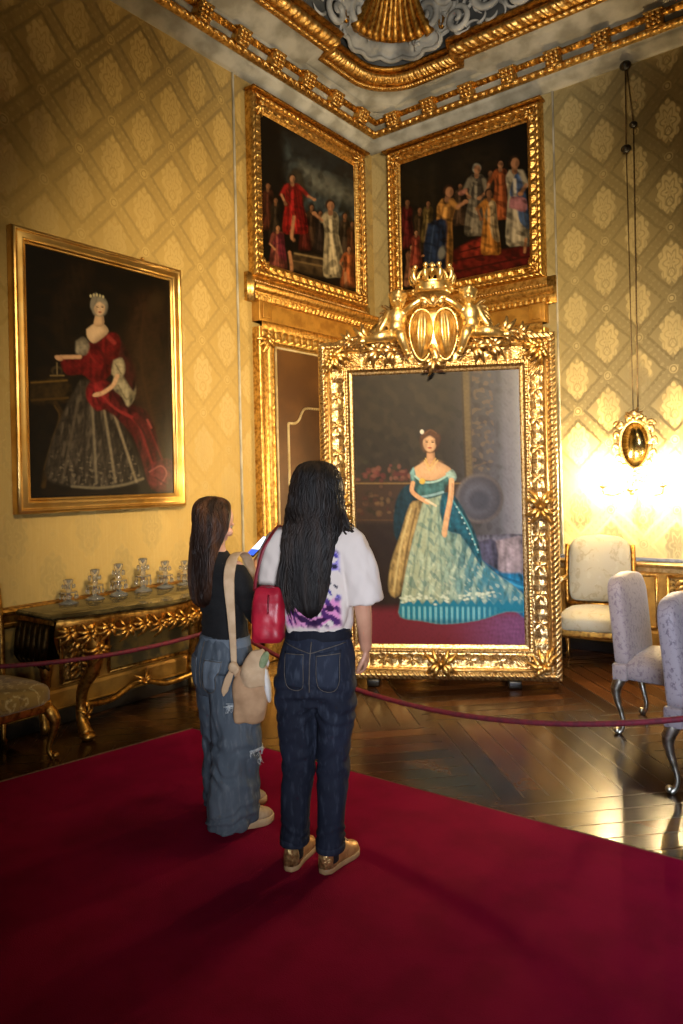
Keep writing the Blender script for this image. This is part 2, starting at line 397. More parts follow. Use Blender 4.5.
for side in 'LR':
    for n_, (s0, h0, R, turns, hand, r0, ph) in enumerate(((1.12, .30, .15, 1.8, 1, .034, 1.2), (1.42, .13, .12, 1.7, -1, .030, 3.0), (1.72, .27, .17, 1.9, -1, .036, 1.6), (2.06, .13, .13, 1.8, 1, .032, 0), (2.40, .28, .18, 1.9, 1, .038, 2.0),
                                              (2.78, .14, .13, 1.8, -1, .032, 3), (3.15, .30, .18, 1.8, -1, .038, 1.2), (3.6, .15, .14, 1.8, 1, .032, 0), (4.0, .32, .18, 1.8, 1, .038, 2), (1.9, .62, .2, 1.8, 1, .04, 0), (2.6, .66, .2, 1.8, -1, .04, 1), (3.4, .66, .2, 1.8, 1, .04, 1))):
        mb = scroll(side, s0, h0, R, turns, hand, r0, ph)
        for k in range(6):
            a = ph + hand * (.5 * k); frond(mb, side, s0 + R * math.cos(a), h0 + R * math.sin(a), a - hand * .3, .13 + .02 * (k % 3), .024, 1.5 * hand)
        mb.build('stucco_scroll', SCROLL, ceil)
    mb = MB()
    for k in range(110):
        frond(mb, side, 1.0 + 3.4 * random.random(), .02 + .5 * random.random(), random.uniform(0, 6.3), random.uniform(.10, .22), random.uniform(.014, .028), random.choice((-2.2, 2.2)))
    mb.build('stucco_leaves', SCROLL, ceil)
    for k in range(5):
        mb = MB(); s0 = 1.25 + .62 * k; frond(mb, side, s0, .12 + .1 * (k % 2), 1.0 + k, .2, .024, 1.6); frond(mb, side, s0, .12 + .1 * (k % 2), 2.2 + k, .14, .02, -1.6)
        mb.build('gilt_leaf', G_DARK, ceil)
# the gilded shell in the corner
h_ = np.array([.7071, .7071, 0]); inn = np.array([.7071, -.7071, 0]); upv = inn * .62 + np.array([0, 0, .785]); nrm = inn * .785 - np.array([0, 0, .62])
SH = np.array([-3.84, 5.91, 6.07])
def shp(x, y, n=0.0):
    n = n + .8 * max(0, abs(x) - .08)
    return SH + h_ * x + upv * y + nrm * n
mb = MB()
for k in range(-5, 6):
    f = k / 5; pts = []
    for q in np.linspace(0, 1, 12):
        wq = .15 + .04 * q + .17 * q ** 2.6; bot = -.18 + .12 * abs(f) ** 2
        pts.append(shp(f * wq, .52 + (bot - .52) * q, .10 + .05 * math.cos(f * 1.3) + .04 * q))
    mb.tube(pts, [.022 + .030 * q ** 2 for q in np.linspace(0, 1, 12)], 8)
mb.build('gilt_shell', G_DARK, ceil)
mb = MB(); rows = []
for q in np.linspace(0, 1, 45):
    a = (-1.12 + 2.24 * q) * PI / 2 * 1.02; lobe = abs(math.sin(PI * 8.5 * q)); row = []
    for w in np.linspace(0, 1, 9):
        rad = .29 + (.17 + .04 * lobe) * w
        row.append(shp(rad * 1.08 * math.sin(a), .11 - rad * .92 * math.cos(a), .07 + .05 * math.sin(PI * w) * (.4 + .6 * lobe) + .05 * max(0, w - .8) * 5))
    rows.append(row)
mb.grid(rows)
edge_ = [r[-1] for r in rows]; mb.tube(edge_, .022, 7)
for sx in (-1, 1):
    sp = [shp(sx * (.45 + .11 * (1 - q) * math.cos(q * 9)), .24 + .11 * (1 - q) * math.sin(q * 9), .08 + .06 * q) for q in np.linspace(0, 1, 30)]
    mb.tube(sp, [.035 * (1 - .4 * q) for q in np.linspace(0, 1, 30)], 8)
mb.build('shell_rim', SCROLL, ceil)
for sx in (-1, 1):   # pale ring mouldings beside the shell
    mb = MB(); mb.tube([shp(sx * .72 + .30 * math.cos(a), .50 + .2 * math.sin(a), .06) for a in np.linspace(0, 2 * PI, 40)], .05, 8)
    mb.build('oval_moulding', WHITE_ST, ceil)
    mb = MB(); mb.tube([shp(sx * .72 + .20 * math.cos(a), .52 + .13 * math.sin(a), .05) for a in np.linspace(0, 2 * PI, 40)], .03, 8)
    mb.build('oval_gilt_ring', G_DARK, ceil)
# wainscot
FLOR = two('painted_floral_panel', (128, 100, 44), (78, 66, 38), 9, .45, bump=(40, .1), lo=.4, hi=.6)
CARVE = gold('carved_panel_gilding', (170, 130, 66), (84, 66, 40), .45, 40, (45, 1.0, .02))
BWOOD = two('brown_wood_panel', (112, 62, 24), (84, 44, 16), 8, .4)
def wainscot(name, label, length, loc, rotz, floral):
    r = struct(name, loc, rotz, label, 'wainscot')
    MB().bx(0, length, -.035, 0, .09, .76).build('backing_panel', G_FLAT, r, False)
    MB().bx(0, length, -.05, 0, 0, .10, .006).build('plinth', BLACK, r)
    g = lambda pr, k, rel=None: grid_obj_local(length, pr, rel, k)
    for nm, pr, mt in (('top_rail', [(0, .835), (.07, .83), (.08, .815), (.075, .80), (.05, .785), (.045, .75), (.03, .735)], G_LIGHT if not floral else G_DARK),
                       ('lower_rail', [(.03, .25), (.05, .24), (.055, .22), (.05, .12), (.06, .11), (.035, .09)], G_FLAT)):
        p = np.array(pr); G = np.zeros((2, len(p), 3))
        for i, xx in enumerate((0, length)): G[i, :, 0] = xx; G[i, :, 1] = -p[:, 0]; G[i, :, 2] = p[:, 1]
        mb = MB(); mb.grid(G); mb.build(nm, mt, r, False)
    x = .08; k = 0
    while x + .2 < length:
        w = .28 if k % 2 else .78
        w = min(w, length - x - .06)
        z0, z1 = .27, .72
        mb = MB(); mb.bx(x, x + w, -.043, -.034, z0, z1)
        mb.build('floral_panel' if (floral and not k % 2) else 'carved_panel', FLOR if (floral and not k % 2) else CARVE if k % 2 else G_FLAT, r, False)
        mb = MB(); rr = [(x, z0), (x + w, z0), (x + w, z1), (x, z1)]
        for i in range(4):
            a, b = rr[i], rr[(i + 1) % 4]; mb.tube([(a[0], -.045, a[1]), (b[0], -.045, b[1])], .014, 8)
        if k % 2:
            for q in range(9):
                zz = z0 + .05 + (z1 - z0 - .1) * q / 8
                for sx in (-1, 1): mb.ell((x + w / 2 + sx * .045, -.05, zz), (.045, .014, .018), (0, sx * .7, 0), 8, 5)
        mb.build('panel_moulding', G_DARK if floral else G_ANT, r)
        x += w + .09; k += 1
    return r
def grid_obj_local(*a): return None
wainscot('trim_2', 'gilded wainscot with painted flower panels below the left wall silk', 4.56 - FY, (WX, FY, 0), PI / 2, True)
wainscot('trim_3', 'gilded carved wainscot along the right-hand wall behind the chairs', RX + 2.50, (-2.50, WY, 0), 0, False)
tr = MB().bx(-2.5, RX, WY - .02, WY, .835, .865, .004).build('trim_4', two('grey_silk_border', (132, 134, 140), (110, 112, 118), 20, .6)); tr['kind'] = 'structure'
# ---------------------------------------------------------------- frames and painted canvases
def frame_grid(w, h, prof, relief, ds, k):
    """rectangular frame, local x right, z up, front towards -y, origin at the bottom centre"""
    pr = prof_interp(prof, k); d, hh = pr[:, 0], pr[:, 1]; cols = []
    for side in range(4):
        Ls = (w, h)[side % 2]; n = int(Ls / ds)
        for j in range(n):
            t = j / n; s = t * (Ls - 2 * d) + d; sc_ = s - Ls / 2
            y = hh + (relief(sc_, d, Ls) if relief else 0)
            if side == 0: x, z = -w / 2 + s, d
            elif side == 1: x, z = w / 2 - d, s
            elif side == 2: x, z = w / 2 - s, h - d
            else: x, z = -w / 2 + d, h - s
            cols.append(np.stack([x, -y, z], 1))
    return np.array(cols)
def make_frame(name, parent, w, h, prof, relief, mat, ds=.01, k=24, z0=0.0):
    G = frame_grid(w, h, prof, relief, ds, k); G[:, :, 2] += z0
    mb = MB(); mb.grid(G, closed_u=True); return mb.build(name, mat, parent)
class Canvas:
    """artwork painted into vertex colours; coordinates x right, y down in the artwork's own units"""
    def __init__(s, quad, w, h, nx, ny, bg):
        s.w, s.h, s.nx, s.ny = w, h, nx, ny
        U, Vv = np.meshgrid(np.linspace(0, 1, nx), np.linspace(0, 1, ny))
        (x0, y0), (x1, y1), (x2, y2), (x3, y3) = quad   # tl tr br bl -> projective map of the unit square
        dx1, dx2, dx3 = x1 - x2, x3 - x2, x0 - x1 + x2 - x3; dy1, dy2, dy3 = y1 - y2, y3 - y2, y0 - y1 + y2 - y3
        den = dx1 * dy2 - dx2 * dy1; g = (dx3 * dy2 - dx2 * dy3) / den; hh = (dx1 * dy3 - dx3 * dy1) / den
        D = g * U + hh * Vv + 1
        s.X = ((x1 - x0 + g * x1) * U + (x3 - x0 + hh * x3) * Vv + x0) / D
        s.Y = ((y1 - y0 + g * y1) * U + (y3 - y0 + hh * y3) * Vv + y0) / D
        s.C = np.ones((ny, nx, 3)) * lin(bg); s.U, s.Vv = U, Vv; s.seed = 1
    def ns(s, f, seed=None):
        s.seed += 1; P = np.stack([s.X, s.Y, np.zeros_like(s.X)], -1).reshape(-1, 3)
        return wob(P, f, seed or s.seed).reshape(s.ny, s.nx)
    def put(s, m, c, var=.0):
        c = lin(c); m = np.clip(m, 0, 1)[..., None]
        cc = c * (1 + (var * s.ns(.12)[..., None] if var else 0)); s.C = s.C * (1 - m) + cc * m
    def sd(s, pts):
        P = np.array(pts, float); X, Y = s.X, s.Y; dmin = np.full(X.shape, 1e9); ins = np.zeros(X.shape, bool); n = len(P)
        for i in range(n):
            a, b = P[i], P[(i + 1) % n]; e = b - a; L = e @ e + 1e-9
            t = np.clip(((X - a[0]) * e[0] + (Y - a[1]) * e[1]) / L, 0, 1)
            dmin = np.minimum(dmin, np.hypot(X - a[0] - t * e[0], Y - a[1] - t * e[1]))
            cnd = (a[1] > Y) != (b[1] > Y); xi = a[0] + (Y - a[1]) / (b[1] - a[1] + 1e-12) * e[0]; ins ^= cnd & (X < xi)
        return np.where(ins, dmin, -dmin)
    def poly(s, pts, c, soft=1.0, a=1.0, var=.12, smooth=True, vol=.5):
        P = np.array(pts, float)
        if smooth and len(P) > 3:
            Q = np.vstack([P, P[:1]]); P = cr(Q, 3)[:-1]
        d = s.sd(P); m = a * ss(-soft, soft, d); s.put(m, c, var)
        if vol:
            gy, gx = np.gradient(d); g = np.hypot(gx, gy) + 1e-9; mx = max(d.max(), 1e-6); e = 1 - ss(0, .95 * mx, d); rgt = np.clip(.5 - .7 * gx / g, 0, 1)
            sh = 1 - vol * e * (.25 + .75 * rgt) + (vol * .55 * s.ns((.10, .03, 1)) + vol * .3 * s.ns(.09)) * (var > .05); lit = vol * .35 * (1 - e) * (var > .05)
            s.C *= 1 + (np.clip(sh + lit, .2, 1.6) - 1)[..., None] * np.clip(m, 0, 1)[..., None]
        return s
    def ell(s, x, y, rx, ry, c, soft=.25, rot=0.0, a=1.0, var=.05):
        dx, dy = s.X - x, s.Y - y; cs, sn = math.cos(rot), math.sin(rot)
        r = np.hypot((dx * cs + dy * sn) / rx, (-dx * sn + dy * cs) / ry); m = a * (1 - ss(1 - soft, 1 + soft, r)); s.put(m, c, var)
        s.C *= 1 - (np.clip(m, 0, 1) * .38 * np.clip(r, 0, 1) ** 2 * np.clip(.45 + .6 * dx / rx, 0, 1))[..., None]
    def line(s, pts, wd, c, soft=.8, a=1.0, var=.1):
        P = cr(pts, 4) if len(pts) > 2 else np.array(pts, float); d = np.full(s.X.shape, 1e9)
        for p, q in zip(P[:-1], P[1:]):
            e = q - p; t = np.clip(((s.X - p[0]) * e[0] + (s.Y - p[1]) * e[1]) / (e @ e + 1e-9), 0, 1)
            d = np.minimum(d, np.hypot(s.X - p[0] - t * e[0], s.Y - p[1] - t * e[1]))
        s.put(a * (1 - ss(wd / 2 - soft, wd / 2 + soft, d)), c, var)
    def head(s, x, y, r, skin, hair, look=0.0, top=True):
        s.ell(x + look * -.1 * r, y - .22 * r, r * 1.08, r * 1.22, hair, .15); s.ell(x, y + r * .5, r * .85, r * .6, hair, .3)
        s.ell(x, y, r * .72, r * 1.0, skin, .12)
        if r > 3:
            for ex in (-.32, .32): s.ell(x + r * (ex + look * .25), y - r * .08, r * .16, r * .08, tuple(int(k * .3) for k in skin), .5)
            for ex in (-.32, .32): s.line([(x + r * (ex - .18 + look * .25), y - r * .25), (x + r * (ex + .18 + look * .25), y - r * .27)], r * .07, hair, r * .1, .7)
            s.line([(x + r * look * .3, y - r * .05), (x + r * (look * .42 + .03), y + r * .3)], r * .12, tuple(int(k * .8) for k in skin), r * .12, .7)
            s.ell(x + r * look * .28, y + r * .55, r * .22, r * .09, (150, 60, 50), .5)
            s.ell(x - r * .55, y + r * .3, r * .24, r * .55, tuple(int(k * .62) for k in skin), .8, 0, .5)
            s.line([(x - r * .75, y - r * .55), (x, y - r * .95), (x + r * .75, y - r * .55)], r * .4, hair, r * .15)
    def mesh(s, parent, y, z0, mat, gain=1.0, name='painted_canvas'):
        G = np.stack([(s.U - .5) * s.w, np.full_like(s.U, y), z0 + s.h * (1 - s.Vv)], -1)
        C = np.clip(s.C * gain, 0, 1).reshape(-1, 3)
        o = grid_obj(name, G, mat, parent, cols=C)
        return o
OIL = paint_mat('oil_paint', .5, .15); OIL2 = paint_mat('varnished_oil_paint', .36, .25)
# --- the large portrait on its stand, set across the corner
FR = thing('painting', 'huge full-length portrait of woman in blue gown, carved gold frame standing on the floor', 'painting', (-2.80, 4.87, 0), math.radians(29.5))
FW, FH, FZ = 1.80, 2.62, .055
def rel_main(s, d, L):
    r1 = ss(-.01, .012, d) * (1 - ss(.062, .075, d)); out = r1 * .016 * np.abs(np.sin(PI * (s + d * .9) / .042))
    dd = d - .150; win = ss(.098, .118, d) * (1 - ss(.196, .206, d))
    ph = (s / .22 + 1e-6); loc = (ph - np.round(ph)) * .22
    r = np.hypot(loc, dd); th = np.arctan2(dd, loc)
    out = out + win * .026 * np.exp(-(r / .046) ** 2) * (.55 + .45 * np.cos(5 * th))
    lf = np.abs(np.abs(loc) - .075); out = out + win * .018 * np.clip(1 - lf / .05, 0, 1) * (.35 + .65 * np.abs(np.sin(2 * PI * (np.abs(loc) * 1.0 + dd * .9 * np.sign(loc + 1e-9)) / .036)))
    cw = ss(L / 2 - .36, L / 2 - .26, np.abs(s)); out = out + win * cw * .022 * np.abs(np.sin(2 * PI * (s * .8 + dd) / .05))
    bd = ss(.208, .213, d) * (1 - ss(.228, .233, d)); out = out + bd * .012 * np.abs(np.sin(PI * s / .026))
    return out
make_frame('carved_frame', FR, FW, FH, [(0, -.05), (.0, .03), (.012, .055), (.045, .072), (.068, .05), (.074, .066), (.090, .066), (.096, .045), (.12, .022), (.15, .018), (.18, .03), (.205, .045), (.212, .042), (.232, .042), (.238, .02), (.262, .012), (.272, 0)], rel_main, G_FRAME, .0065, 84, FZ)
MB().bx(-.88, .88, .002, .05, FZ + .02, FZ + FH - .02).build('back_board', BLACK, FR, False)
for sx in (-.52, .55): 
    MB().box((sx, .06, .032), (.10, .26, .056), None, .012).build('roller_foot', BLACK, FR)
mb = MB(); mb.tube([(0, .06, 1.9), (0, .72, .02)], .03, 6); mb.build('rear_strut', BLACK, FR)
# fillet line of bright gilding
mb = MB()
for (x0, z0, x1, z1) in ((-.82, FZ + .082, .82, FZ + .082), (-.82, FZ + FH - .082, .82, FZ + FH - .082), (-.818, FZ + .12, -.818, FZ + FH - .12), (.818, FZ + .12, .818, FZ + FH - .12)): mb.tube([(x0, -.066, z0), (x1, -.066, z1)], .007, 6)
mb.build('frame_fillet', G_LIGHT, FR)
# acanthus clusters at the corners and mid-sides
def acanthus(mb, x, z, ang, size, n=5, y=-.055):
    for k in range(n):
        a = ang + (k - (n - 1) / 2) * .5; ln = size * (1 - .12 * abs(k - (n - 1) / 2)); pts = []
        for q in np.linspace(0, 1, 8):
            aa = a + .5 * q * (1 if k >= n / 2 else -1) * .7; pts.append((x + math.cos(aa) * ln * q, y - .035 * math.sin(PI * min(1, q * 1.1)) - .012, z + math.sin(aa) * ln * q))
        mb.tube(pts, [size * .15 * (.35 + math.sin(PI * q) * .8) * (1 - .4 * q) for q in np.linspace(0, 1, 8)], 7, flat=.55, up=(0, -1, 0))
    mb.ell((x, y - .04, z), (size * .17, .028, size * .17), None, 10, 7)
for sx in (-1, 1):
    for sz, zc in ((1, FZ + FH - .11), (-1, FZ + .11)):
        mb = MB(); x, z = sx * .79, zc
        acanthus(mb, x, z, math.atan2(-sz, -sx), .15, 5); acanthus(mb, x - sx * .03, z, PI if sx > 0 else 0, .13, 3); acanthus(mb, x, z - sz * .03, -sz * PI / 2, .13, 3)
        mb.build('corner_acanthus', G_ANT, FR)
for (x, z, a) in ((0, FZ + .13, 0), (.76, FZ + 1.31, PI / 2), (-.76, FZ + 1.31, PI / 2)):
    mb = MB(); acanthus(mb, x, z, a, .16, 4); acanthus(mb, x, z, a + PI, .16, 4); mb.build('side_cartouche', G_ANT, FR)
# crest: crowned twin shields with two seated putti
cz = 2.50
def flute(mb, cx, rx, z0, z1, tilt, stripe):
    n, rows = 40, []
    for q in np.linspace(0, 1, 16):
        a = q * PI; w = rx * (math.sin(a) ** .55 if 0 < q < 1 else .02) * (.72 + .38 * q); row = []
        for t in np.linspace(-1, 1, n):
            bul = .13 * math.sqrt(max(0, 1 - t * t * .96)) * (math.sin(a) ** .5 if 0 < q < 1 else .05); groove = -.022 * (1 - abs(math.sin(t * PI * 1.5))) * math.sin(a)
            row.append((cx + w * t + tilt * (q - .5), -.06 - bul - groove, z0 + (z1 - z0) * q))
        rows.append(row)
    mb.grid(rows)
CR = bpy.data.objects.new('crest', None); 
mb = MB(); flute(mb, -.088, .098, 2.50, 2.88, .02, 0); flute(mb, .088, .098, 2.50, 2.88, -.02, 0)
mb.ell((0, -.06, 2.70), (.17, .05, .18)); mb.build('twin_shield', G_LIGHT, FR)
mb = MB()
for sx in (-1, 1):
    c0 = sx * .088
    mb.tube([(c0 + .10 * math.cos(a) * (.92 + .16 * math.sin(a)), -.075, 2.69 + .195 * math.sin(a)) for a in np.linspace(0, 2 * PI, 32)], .010, 8)
mb.tube([(-.02, -.09, 2.60), (.02, -.12, 2.50), (-.01, -.10, 2.44)], [.03, .035, .012], 8)
acanthus(mb, 0, 2.50, -PI / 2, .14, 5, -.09); mb.build('shield_rim', G_FRAME, FR)
mb = MB()
for k in range(3): mb.ell(((k - 1) * .058, -.09, 2.945 - .01 * abs(k - 1)), (.04, .04, .045))
for sx in (-1, 1): mb.tube(cr([(0, -.1, 2.90), (sx * .07, -.12, 2.955), (sx * .125, -.1, 2.94), (sx * .13, -.08, 2.89)], 5), .016, 8)
mb.build('shield_scroll', G_FRAME, FR)
mb = MB(); A = np.linspace(0, 2 * PI, 48, endpoint=False)
mb.lathe([(.118, 3.005), (.135, 3.01), (.138, 3.03), (.128, 3.045), (.132, 3.075), (.14, 3.085), (.12, 3.09), (.10, 3.02)], (0, -.03, 0), 28)
for k in range(9):
    a = 2 * PI * k / 9 + .2; c, s_ = math.cos(a), math.sin(a); b = np.array([.135 * c, -.03 + .135 * s_, 3.08])
    mb.tube(cr([b, b + [.03 * c, .03 * s_, .05], b + [.012 * c, .012 * s_, .10]], 4), [.018, .02, .024, .02, .02, .02, .018, .014, .01][:9], 6)
    mb.ell(b + [.012 * c, .012 * s_, .115], .02, None, 8, 6)
    mb.tube(cr([b + [.0, 0, .02], [.09 * c, -.03 + .09 * s_, 3.17], [.0, -.03, 3.165]], 5), .012, 6)
    mb.ell([.15 * math.cos(a + .35), -.03 + .15 * math.sin(a + .35), 3.03], .014, None, 8, 5)
mb.ell((0, -.03, 3.185), .032); mb.tube([(0, -.03, 3.20), (0, -.03, 3.25)], .012, 6); mb.tube([(-.025, -.03, 3.232), (.025, -.03, 3.232)], .01, 6)
mb.build('crown', G_LIGHT, FR)
def putto(sx):
    m = MB()
    m.ell((sx * .265, -.08, 2.965), (.062, .064, .07)); m.ell((sx * .262, -.135, 2.955), (.02, .02, .018)); m.ell((sx * .29, -.125, 2.945), (.02, .02, .02)); m.ell((sx * .24, -.125, 2.945), (.02, .02, .02))
    for k in range(9): a = k * .7; m.ell((sx * .265 + .05 * math.cos(a), -.06 + .045 * math.sin(a), 3.005 + .012 * math.sin(3 * a)), .026, None, 8, 6)
    m.tube([(sx * .265, -.075, 2.92), (sx * .268, -.07, 2.87)], .034, 10)
    m.ell((sx * .272, -.075, 2.83), (.075, .062, .075)); m.ell((sx * .28, -.085, 2.755), (.07, .066, .065)); m.ell((sx * .285, -.06, 2.70), (.075, .07, .055))
    m.limb([(sx * .215, -.085, 2.86), (sx * .16, -.13, 2.90), (sx * .10, -.14, 2.935)], [.032, .026, .02])       # arm to the crown scroll
    m.limb([(sx * .335, -.075, 2.86), (sx * .385, -.07, 2.775), (sx * .43, -.09, 2.70)], [.032, .026, .021]); m.ell((sx * .44, -.095, 2.685), .024)
    m.limb([(sx * .265, -.10, 2.70), (sx * .24, -.20, 2.66), (sx * .20, -.17, 2.55)], [.052, .042, .028]); m.ell((sx * .19, -.19, 2.53), (.026, .042, .02))
    m.limb([(sx * .31, -.09, 2.69), (sx * .41, -.15, 2.675), (sx * .52, -.10, 2.66)], [.05, .04, .026]); m.ell((sx * .545, -.11, 2.655), (.036, .03, .022))
    V, F, N = blob(m, .0075, 3); o = mesh_obj('putto', V, F, G_LIGHT, FR)
    w = MB()
    for k in range(5): w.tube(cr([(sx * .30, -.01, 2.86), (sx * (.36 + .01 * k), .02, 2.93 - .03 * k), (sx * (.40 + .015 * k), .02, 2.95 - .06 * k)], 4), [.02, .022, .022, .02, .018, .016, .014, .01, .006], 6)
    w.build('putto_wing', G_FRAME, o)
putto(-1); putto(1)
mb = MB()
for sx in (-1, 1):
    for (x, z, a, sz) in ((.36, 2.66, 0, .17), (.5, 2.68, .1, .16), (.30, 2.58, -.4, .15), (.42, 2.58, -.1, .15), (.62, 2.67, 0, .12)): acanthus(mb, sx * x, z, a if sx > 0 else PI - a, sz, 4)
    mb.tube(cr([(sx * .28, -.07, 2.66), (sx * .45, -.07, 2.70), (sx * .62, -.05, 2.685), (sx * .74, -.04, 2.675)], 5), [.03] * 6 + [.022] * 5 + [.014] * 5, 8)
mb.build('crest_foliage', G_FRAME, FR)
# the artwork: a lady in a sea-blue ball gown
cv_ = Canvas([(349, 373), (521, 364), (525, 646), (353, 646)], 1.30, 2.10, 250, 390, (40, 33, 25))
k = cv_
k.put(ss(440, 520, k.X) * .85, (92, 92, 100)); k.put((1 - ss(430, 470, k.X)) * .5 * ss(-.2, .8, k.ns(.03)), (56, 48, 34))
k.put(ss(.1, .9, k.ns(.05)) * .35, (24, 22, 18)); k.put(ss(500, 524, k.X) * (1 - ss(540, 545, k.Y)), (134, 134, 142));  # pale column, bluish window reflection painted in with it
k.line([(505, 366), (507, 540)], 10, (112, 112, 122), 6, .5); k.line([(492, 366), (494, 540)], 8, (70, 70, 80), 6, .6)
k.line([(465, 366), (468, 478)], 7, (98, 82, 52), 2, .8); k.line([(461, 366), (464, 478)], 1.5, (50, 40, 26), 1); k.put((np.abs(k.X - 482) < 11) * ss(.0, .7, k.ns(.08)) * (k.Y < 470) * .4, (112, 90, 66))
k.put(ss(478, 482, k.Y) * (1 - ss(520, 526, k.Y)) * (1 - ss(452, 470, k.X)) * .75, (58, 40, 26)); k.line([(345, 483), (460, 482)], 1.6, (112, 88, 50), .8); k.line([(345, 520), (420, 520)], 1.4, (70, 50, 28), .8)
for _ in range(46): k.ell(random.uniform(352, 410), random.gauss(474, 5), random.uniform(1.5, 3.5), random.uniform(1.5, 3), random.choice([(104, 52, 46), (88, 40, 36), (120, 76, 60), (52, 50, 30)]), .5, 0, .6)
for _ in range(46): k.ell(random.uniform(352, 410), random.gauss(502, 7), random.uniform(1.5, 3.5), random.uniform(1.5, 3), random.choice([(92, 62, 38), (70, 36, 24), (110, 84, 52), (36, 34, 22)]), .5, 0, .55)
k.put(ss(520, 528, k.Y) * (1 - ss(455, 480, k.X)) * .7, (34, 20, 16))
k.put(ss(604, 616, k.Y + (k.X - 349) * .02), (104, 34, 44)); k.put(ss(604, 622, k.Y) * ss(440, 520, k.X), (112, 66, 104), .15)  # floor's right end tinted purple, a bluish window reflection painted in
k.poly([(462, 535), (524, 533), (524, 542), (462, 544)], (86, 84, 98), 1.2); k.poly([(494, 540), (526, 538), (526, 588), (494, 590)], (132, 120, 128), 1.2); k.poly([(474, 542), (494, 541), (494, 585), (474, 575)], (66, 64, 86), 1.5)
k.ell(478, 497, 24, 25, (92, 84, 84), .08); k.ell(478, 497, 21, 22, (66, 66, 76), .1); k.ell(478, 497, 15, 16, (78, 78, 90), .25); k.ell(477, 499, 10, 10, (56, 58, 70), .4)
k.poly([(466, 545), (480, 560), (500, 572), (524, 576), (526, 618), (505, 604), (485, 598), (468, 588)], (20, 104, 146), 2)
for i in range(7): k.line([(478 + i * 3, 566 + i * 2), (505 + i * 2, 578 + i * 4), (526, 584 + i * 5)], 1.8, (66, 158, 196) if i % 2 else (12, 70, 104), 1, .7)
k.poly([(414, 482), (402, 486), (394, 500), (391, 522), (394, 540), (404, 530), (415, 505)], (14, 42, 54), 1.5)
k.poly([(417, 500), (408, 504), (398, 535), (388, 565), (386, 592), (396, 596), (410, 560), (421, 510)], (152, 128, 80), 1.5); k.line([(409, 508), (398, 548), (391, 592)], 2, (196, 174, 116), 1, .8); k.line([(414, 508), (405, 548), (398, 592)], 2, (86, 66, 36), 1.2, .8)
sk = [(422, 498), (441, 491), (452, 500), (463, 520), (474, 552), (490, 570), (515, 588), (524, 600), (522, 612), (504, 612), (475, 621), (441, 625), (419, 622), (397, 618), (398, 600), (404, 568), (413, 530)]
k.poly(sk, (108, 136, 126), 1.2)
m_ = ss(-1, 2, k.sd(cr(np.array(sk + sk[:1]), 3)[:-1]))
k.put(m_ * ss(440, 490, k.X + (k.Y - 560) * .2) * .8, (50, 122, 146)); lc_ = m_ * (1 - ss(600, 606, k.Y)); k.put(lc_ * (1 - ss(425, 455, k.X - (k.Y - 540) * .1)) * .6, (176, 182, 146)); k.put(lc_ * ss(-.1, .9, k.ns((.05, .025, 1))) * .6, (170, 188, 164)); k.put(lc_ * ss(.2, 1, k.ns((.09, .05, 1))) * .5, (62, 104, 108)); k.put(lc_ * ss(.3, 1.1, k.ns(.11)) * .35 * ss(530, 580, k.Y), (210, 210, 182))
k.put(m_ * ss(.2, 1, k.ns((.16, .03, 1))) * .4, (46, 86, 88))
for x0, x1 in ((425, 405), (430, 420), (436, 440), (442, 462), (446, 478)): k.line([(x0, 505), ((x0 + x1) / 2, 550), (x1, 600)], 2, (62, 100, 98), 1.5, .5)
k.put(m_ * ss(601, 604, k.Y + 2.2 * np.sin(k.X * .7)) , (24, 108, 134)); pl = ss(-.2, .5, np.sin(k.X * 1.15)); k.put(m_ * ss(606, 609, k.Y) * (1 - ss(475, 500, k.X)) * pl * .75, (122, 184, 192)); k.put(m_ * ss(617, 624, k.Y) * .6, (16, 70, 90))
for _ in range(60): a = random.random(); k.ell(398 + 95 * a, 598 + random.gauss(0, 2) - 14 * max(0, a - .6), 1.8, 1.2, (206, 214, 190), .5, 0, .7)
k.poly([(440, 491), (452, 494), (464, 513), (476, 540), (480, 566), (471, 553), (458, 534), (446, 530), (438, 512)], (16, 74, 92), 1.2); k.line([(450, 498), (466, 524), (476, 552)], 1.6, (70, 140, 150), .8, .8); k.line([(443, 500), (448, 526)], 1.6, (40, 110, 124), 1, .7)
for i in range(9): k.ell(455 + i * 2.6, 506 + i * 5.4, 1, 1, (170, 196, 190), .4, 0, .8)
k.poly([(409, 470), (416, 477), (425, 480), (437, 478), (450, 470), (452, 479), (445, 484), (441, 493), (430, 497), (420, 498), (414, 490), (409, 480)], (52, 92, 92), 1); k.line([(420, 496), (431, 494), (441, 491)], 2.4, (126, 160, 166), .8)
k.poly([(425.6, 445), (432.6, 445), (433.6, 460), (424.8, 460)], (190, 142, 102), .8, 1, .03, False); k.poly([(410, 472), (412, 467), (418, 463), (424, 459.5), (434, 459.5), (441, 462), (449, 467), (450, 471), (443, 475), (433, 479), (424, 479), (416, 477)], (208, 164, 122), 1, 1, .03, True, .3)
k.ell(430, 461, 9, 3, (188, 140, 98), .6, 0, .5)
k.poly([(408, 472), (412, 466), (414, 476), (412, 482)], (108, 148, 146), 1); k.poly([(444, 472), (451, 468), (455, 476), (450, 481)], (140, 168, 160), 1); k.line([(413, 475), (422, 481), (435, 480), (446, 474)], 2, (150, 186, 178), .8)
k.line([(450, 479), (449, 496), (445, 516), (443, 528)], 5.2, (206, 160, 116), .8); k.line([(451, 482), (450, 498), (447, 516)], 1.2, (160, 114, 78), .8, .7); k.ell(442.5, 532, 2.8, 5, (206, 160, 116), .2)
k.line([(411, 482), (410, 490), (416, 496), (423, 500)], 4.2, (200, 152, 110), .8); k.ell(425, 501, 3.6, 2.4, (206, 160, 116), .2, .4); k.line([(424, 499), (429, 502), (434, 505)], 2.2, (206, 190, 160), .6)
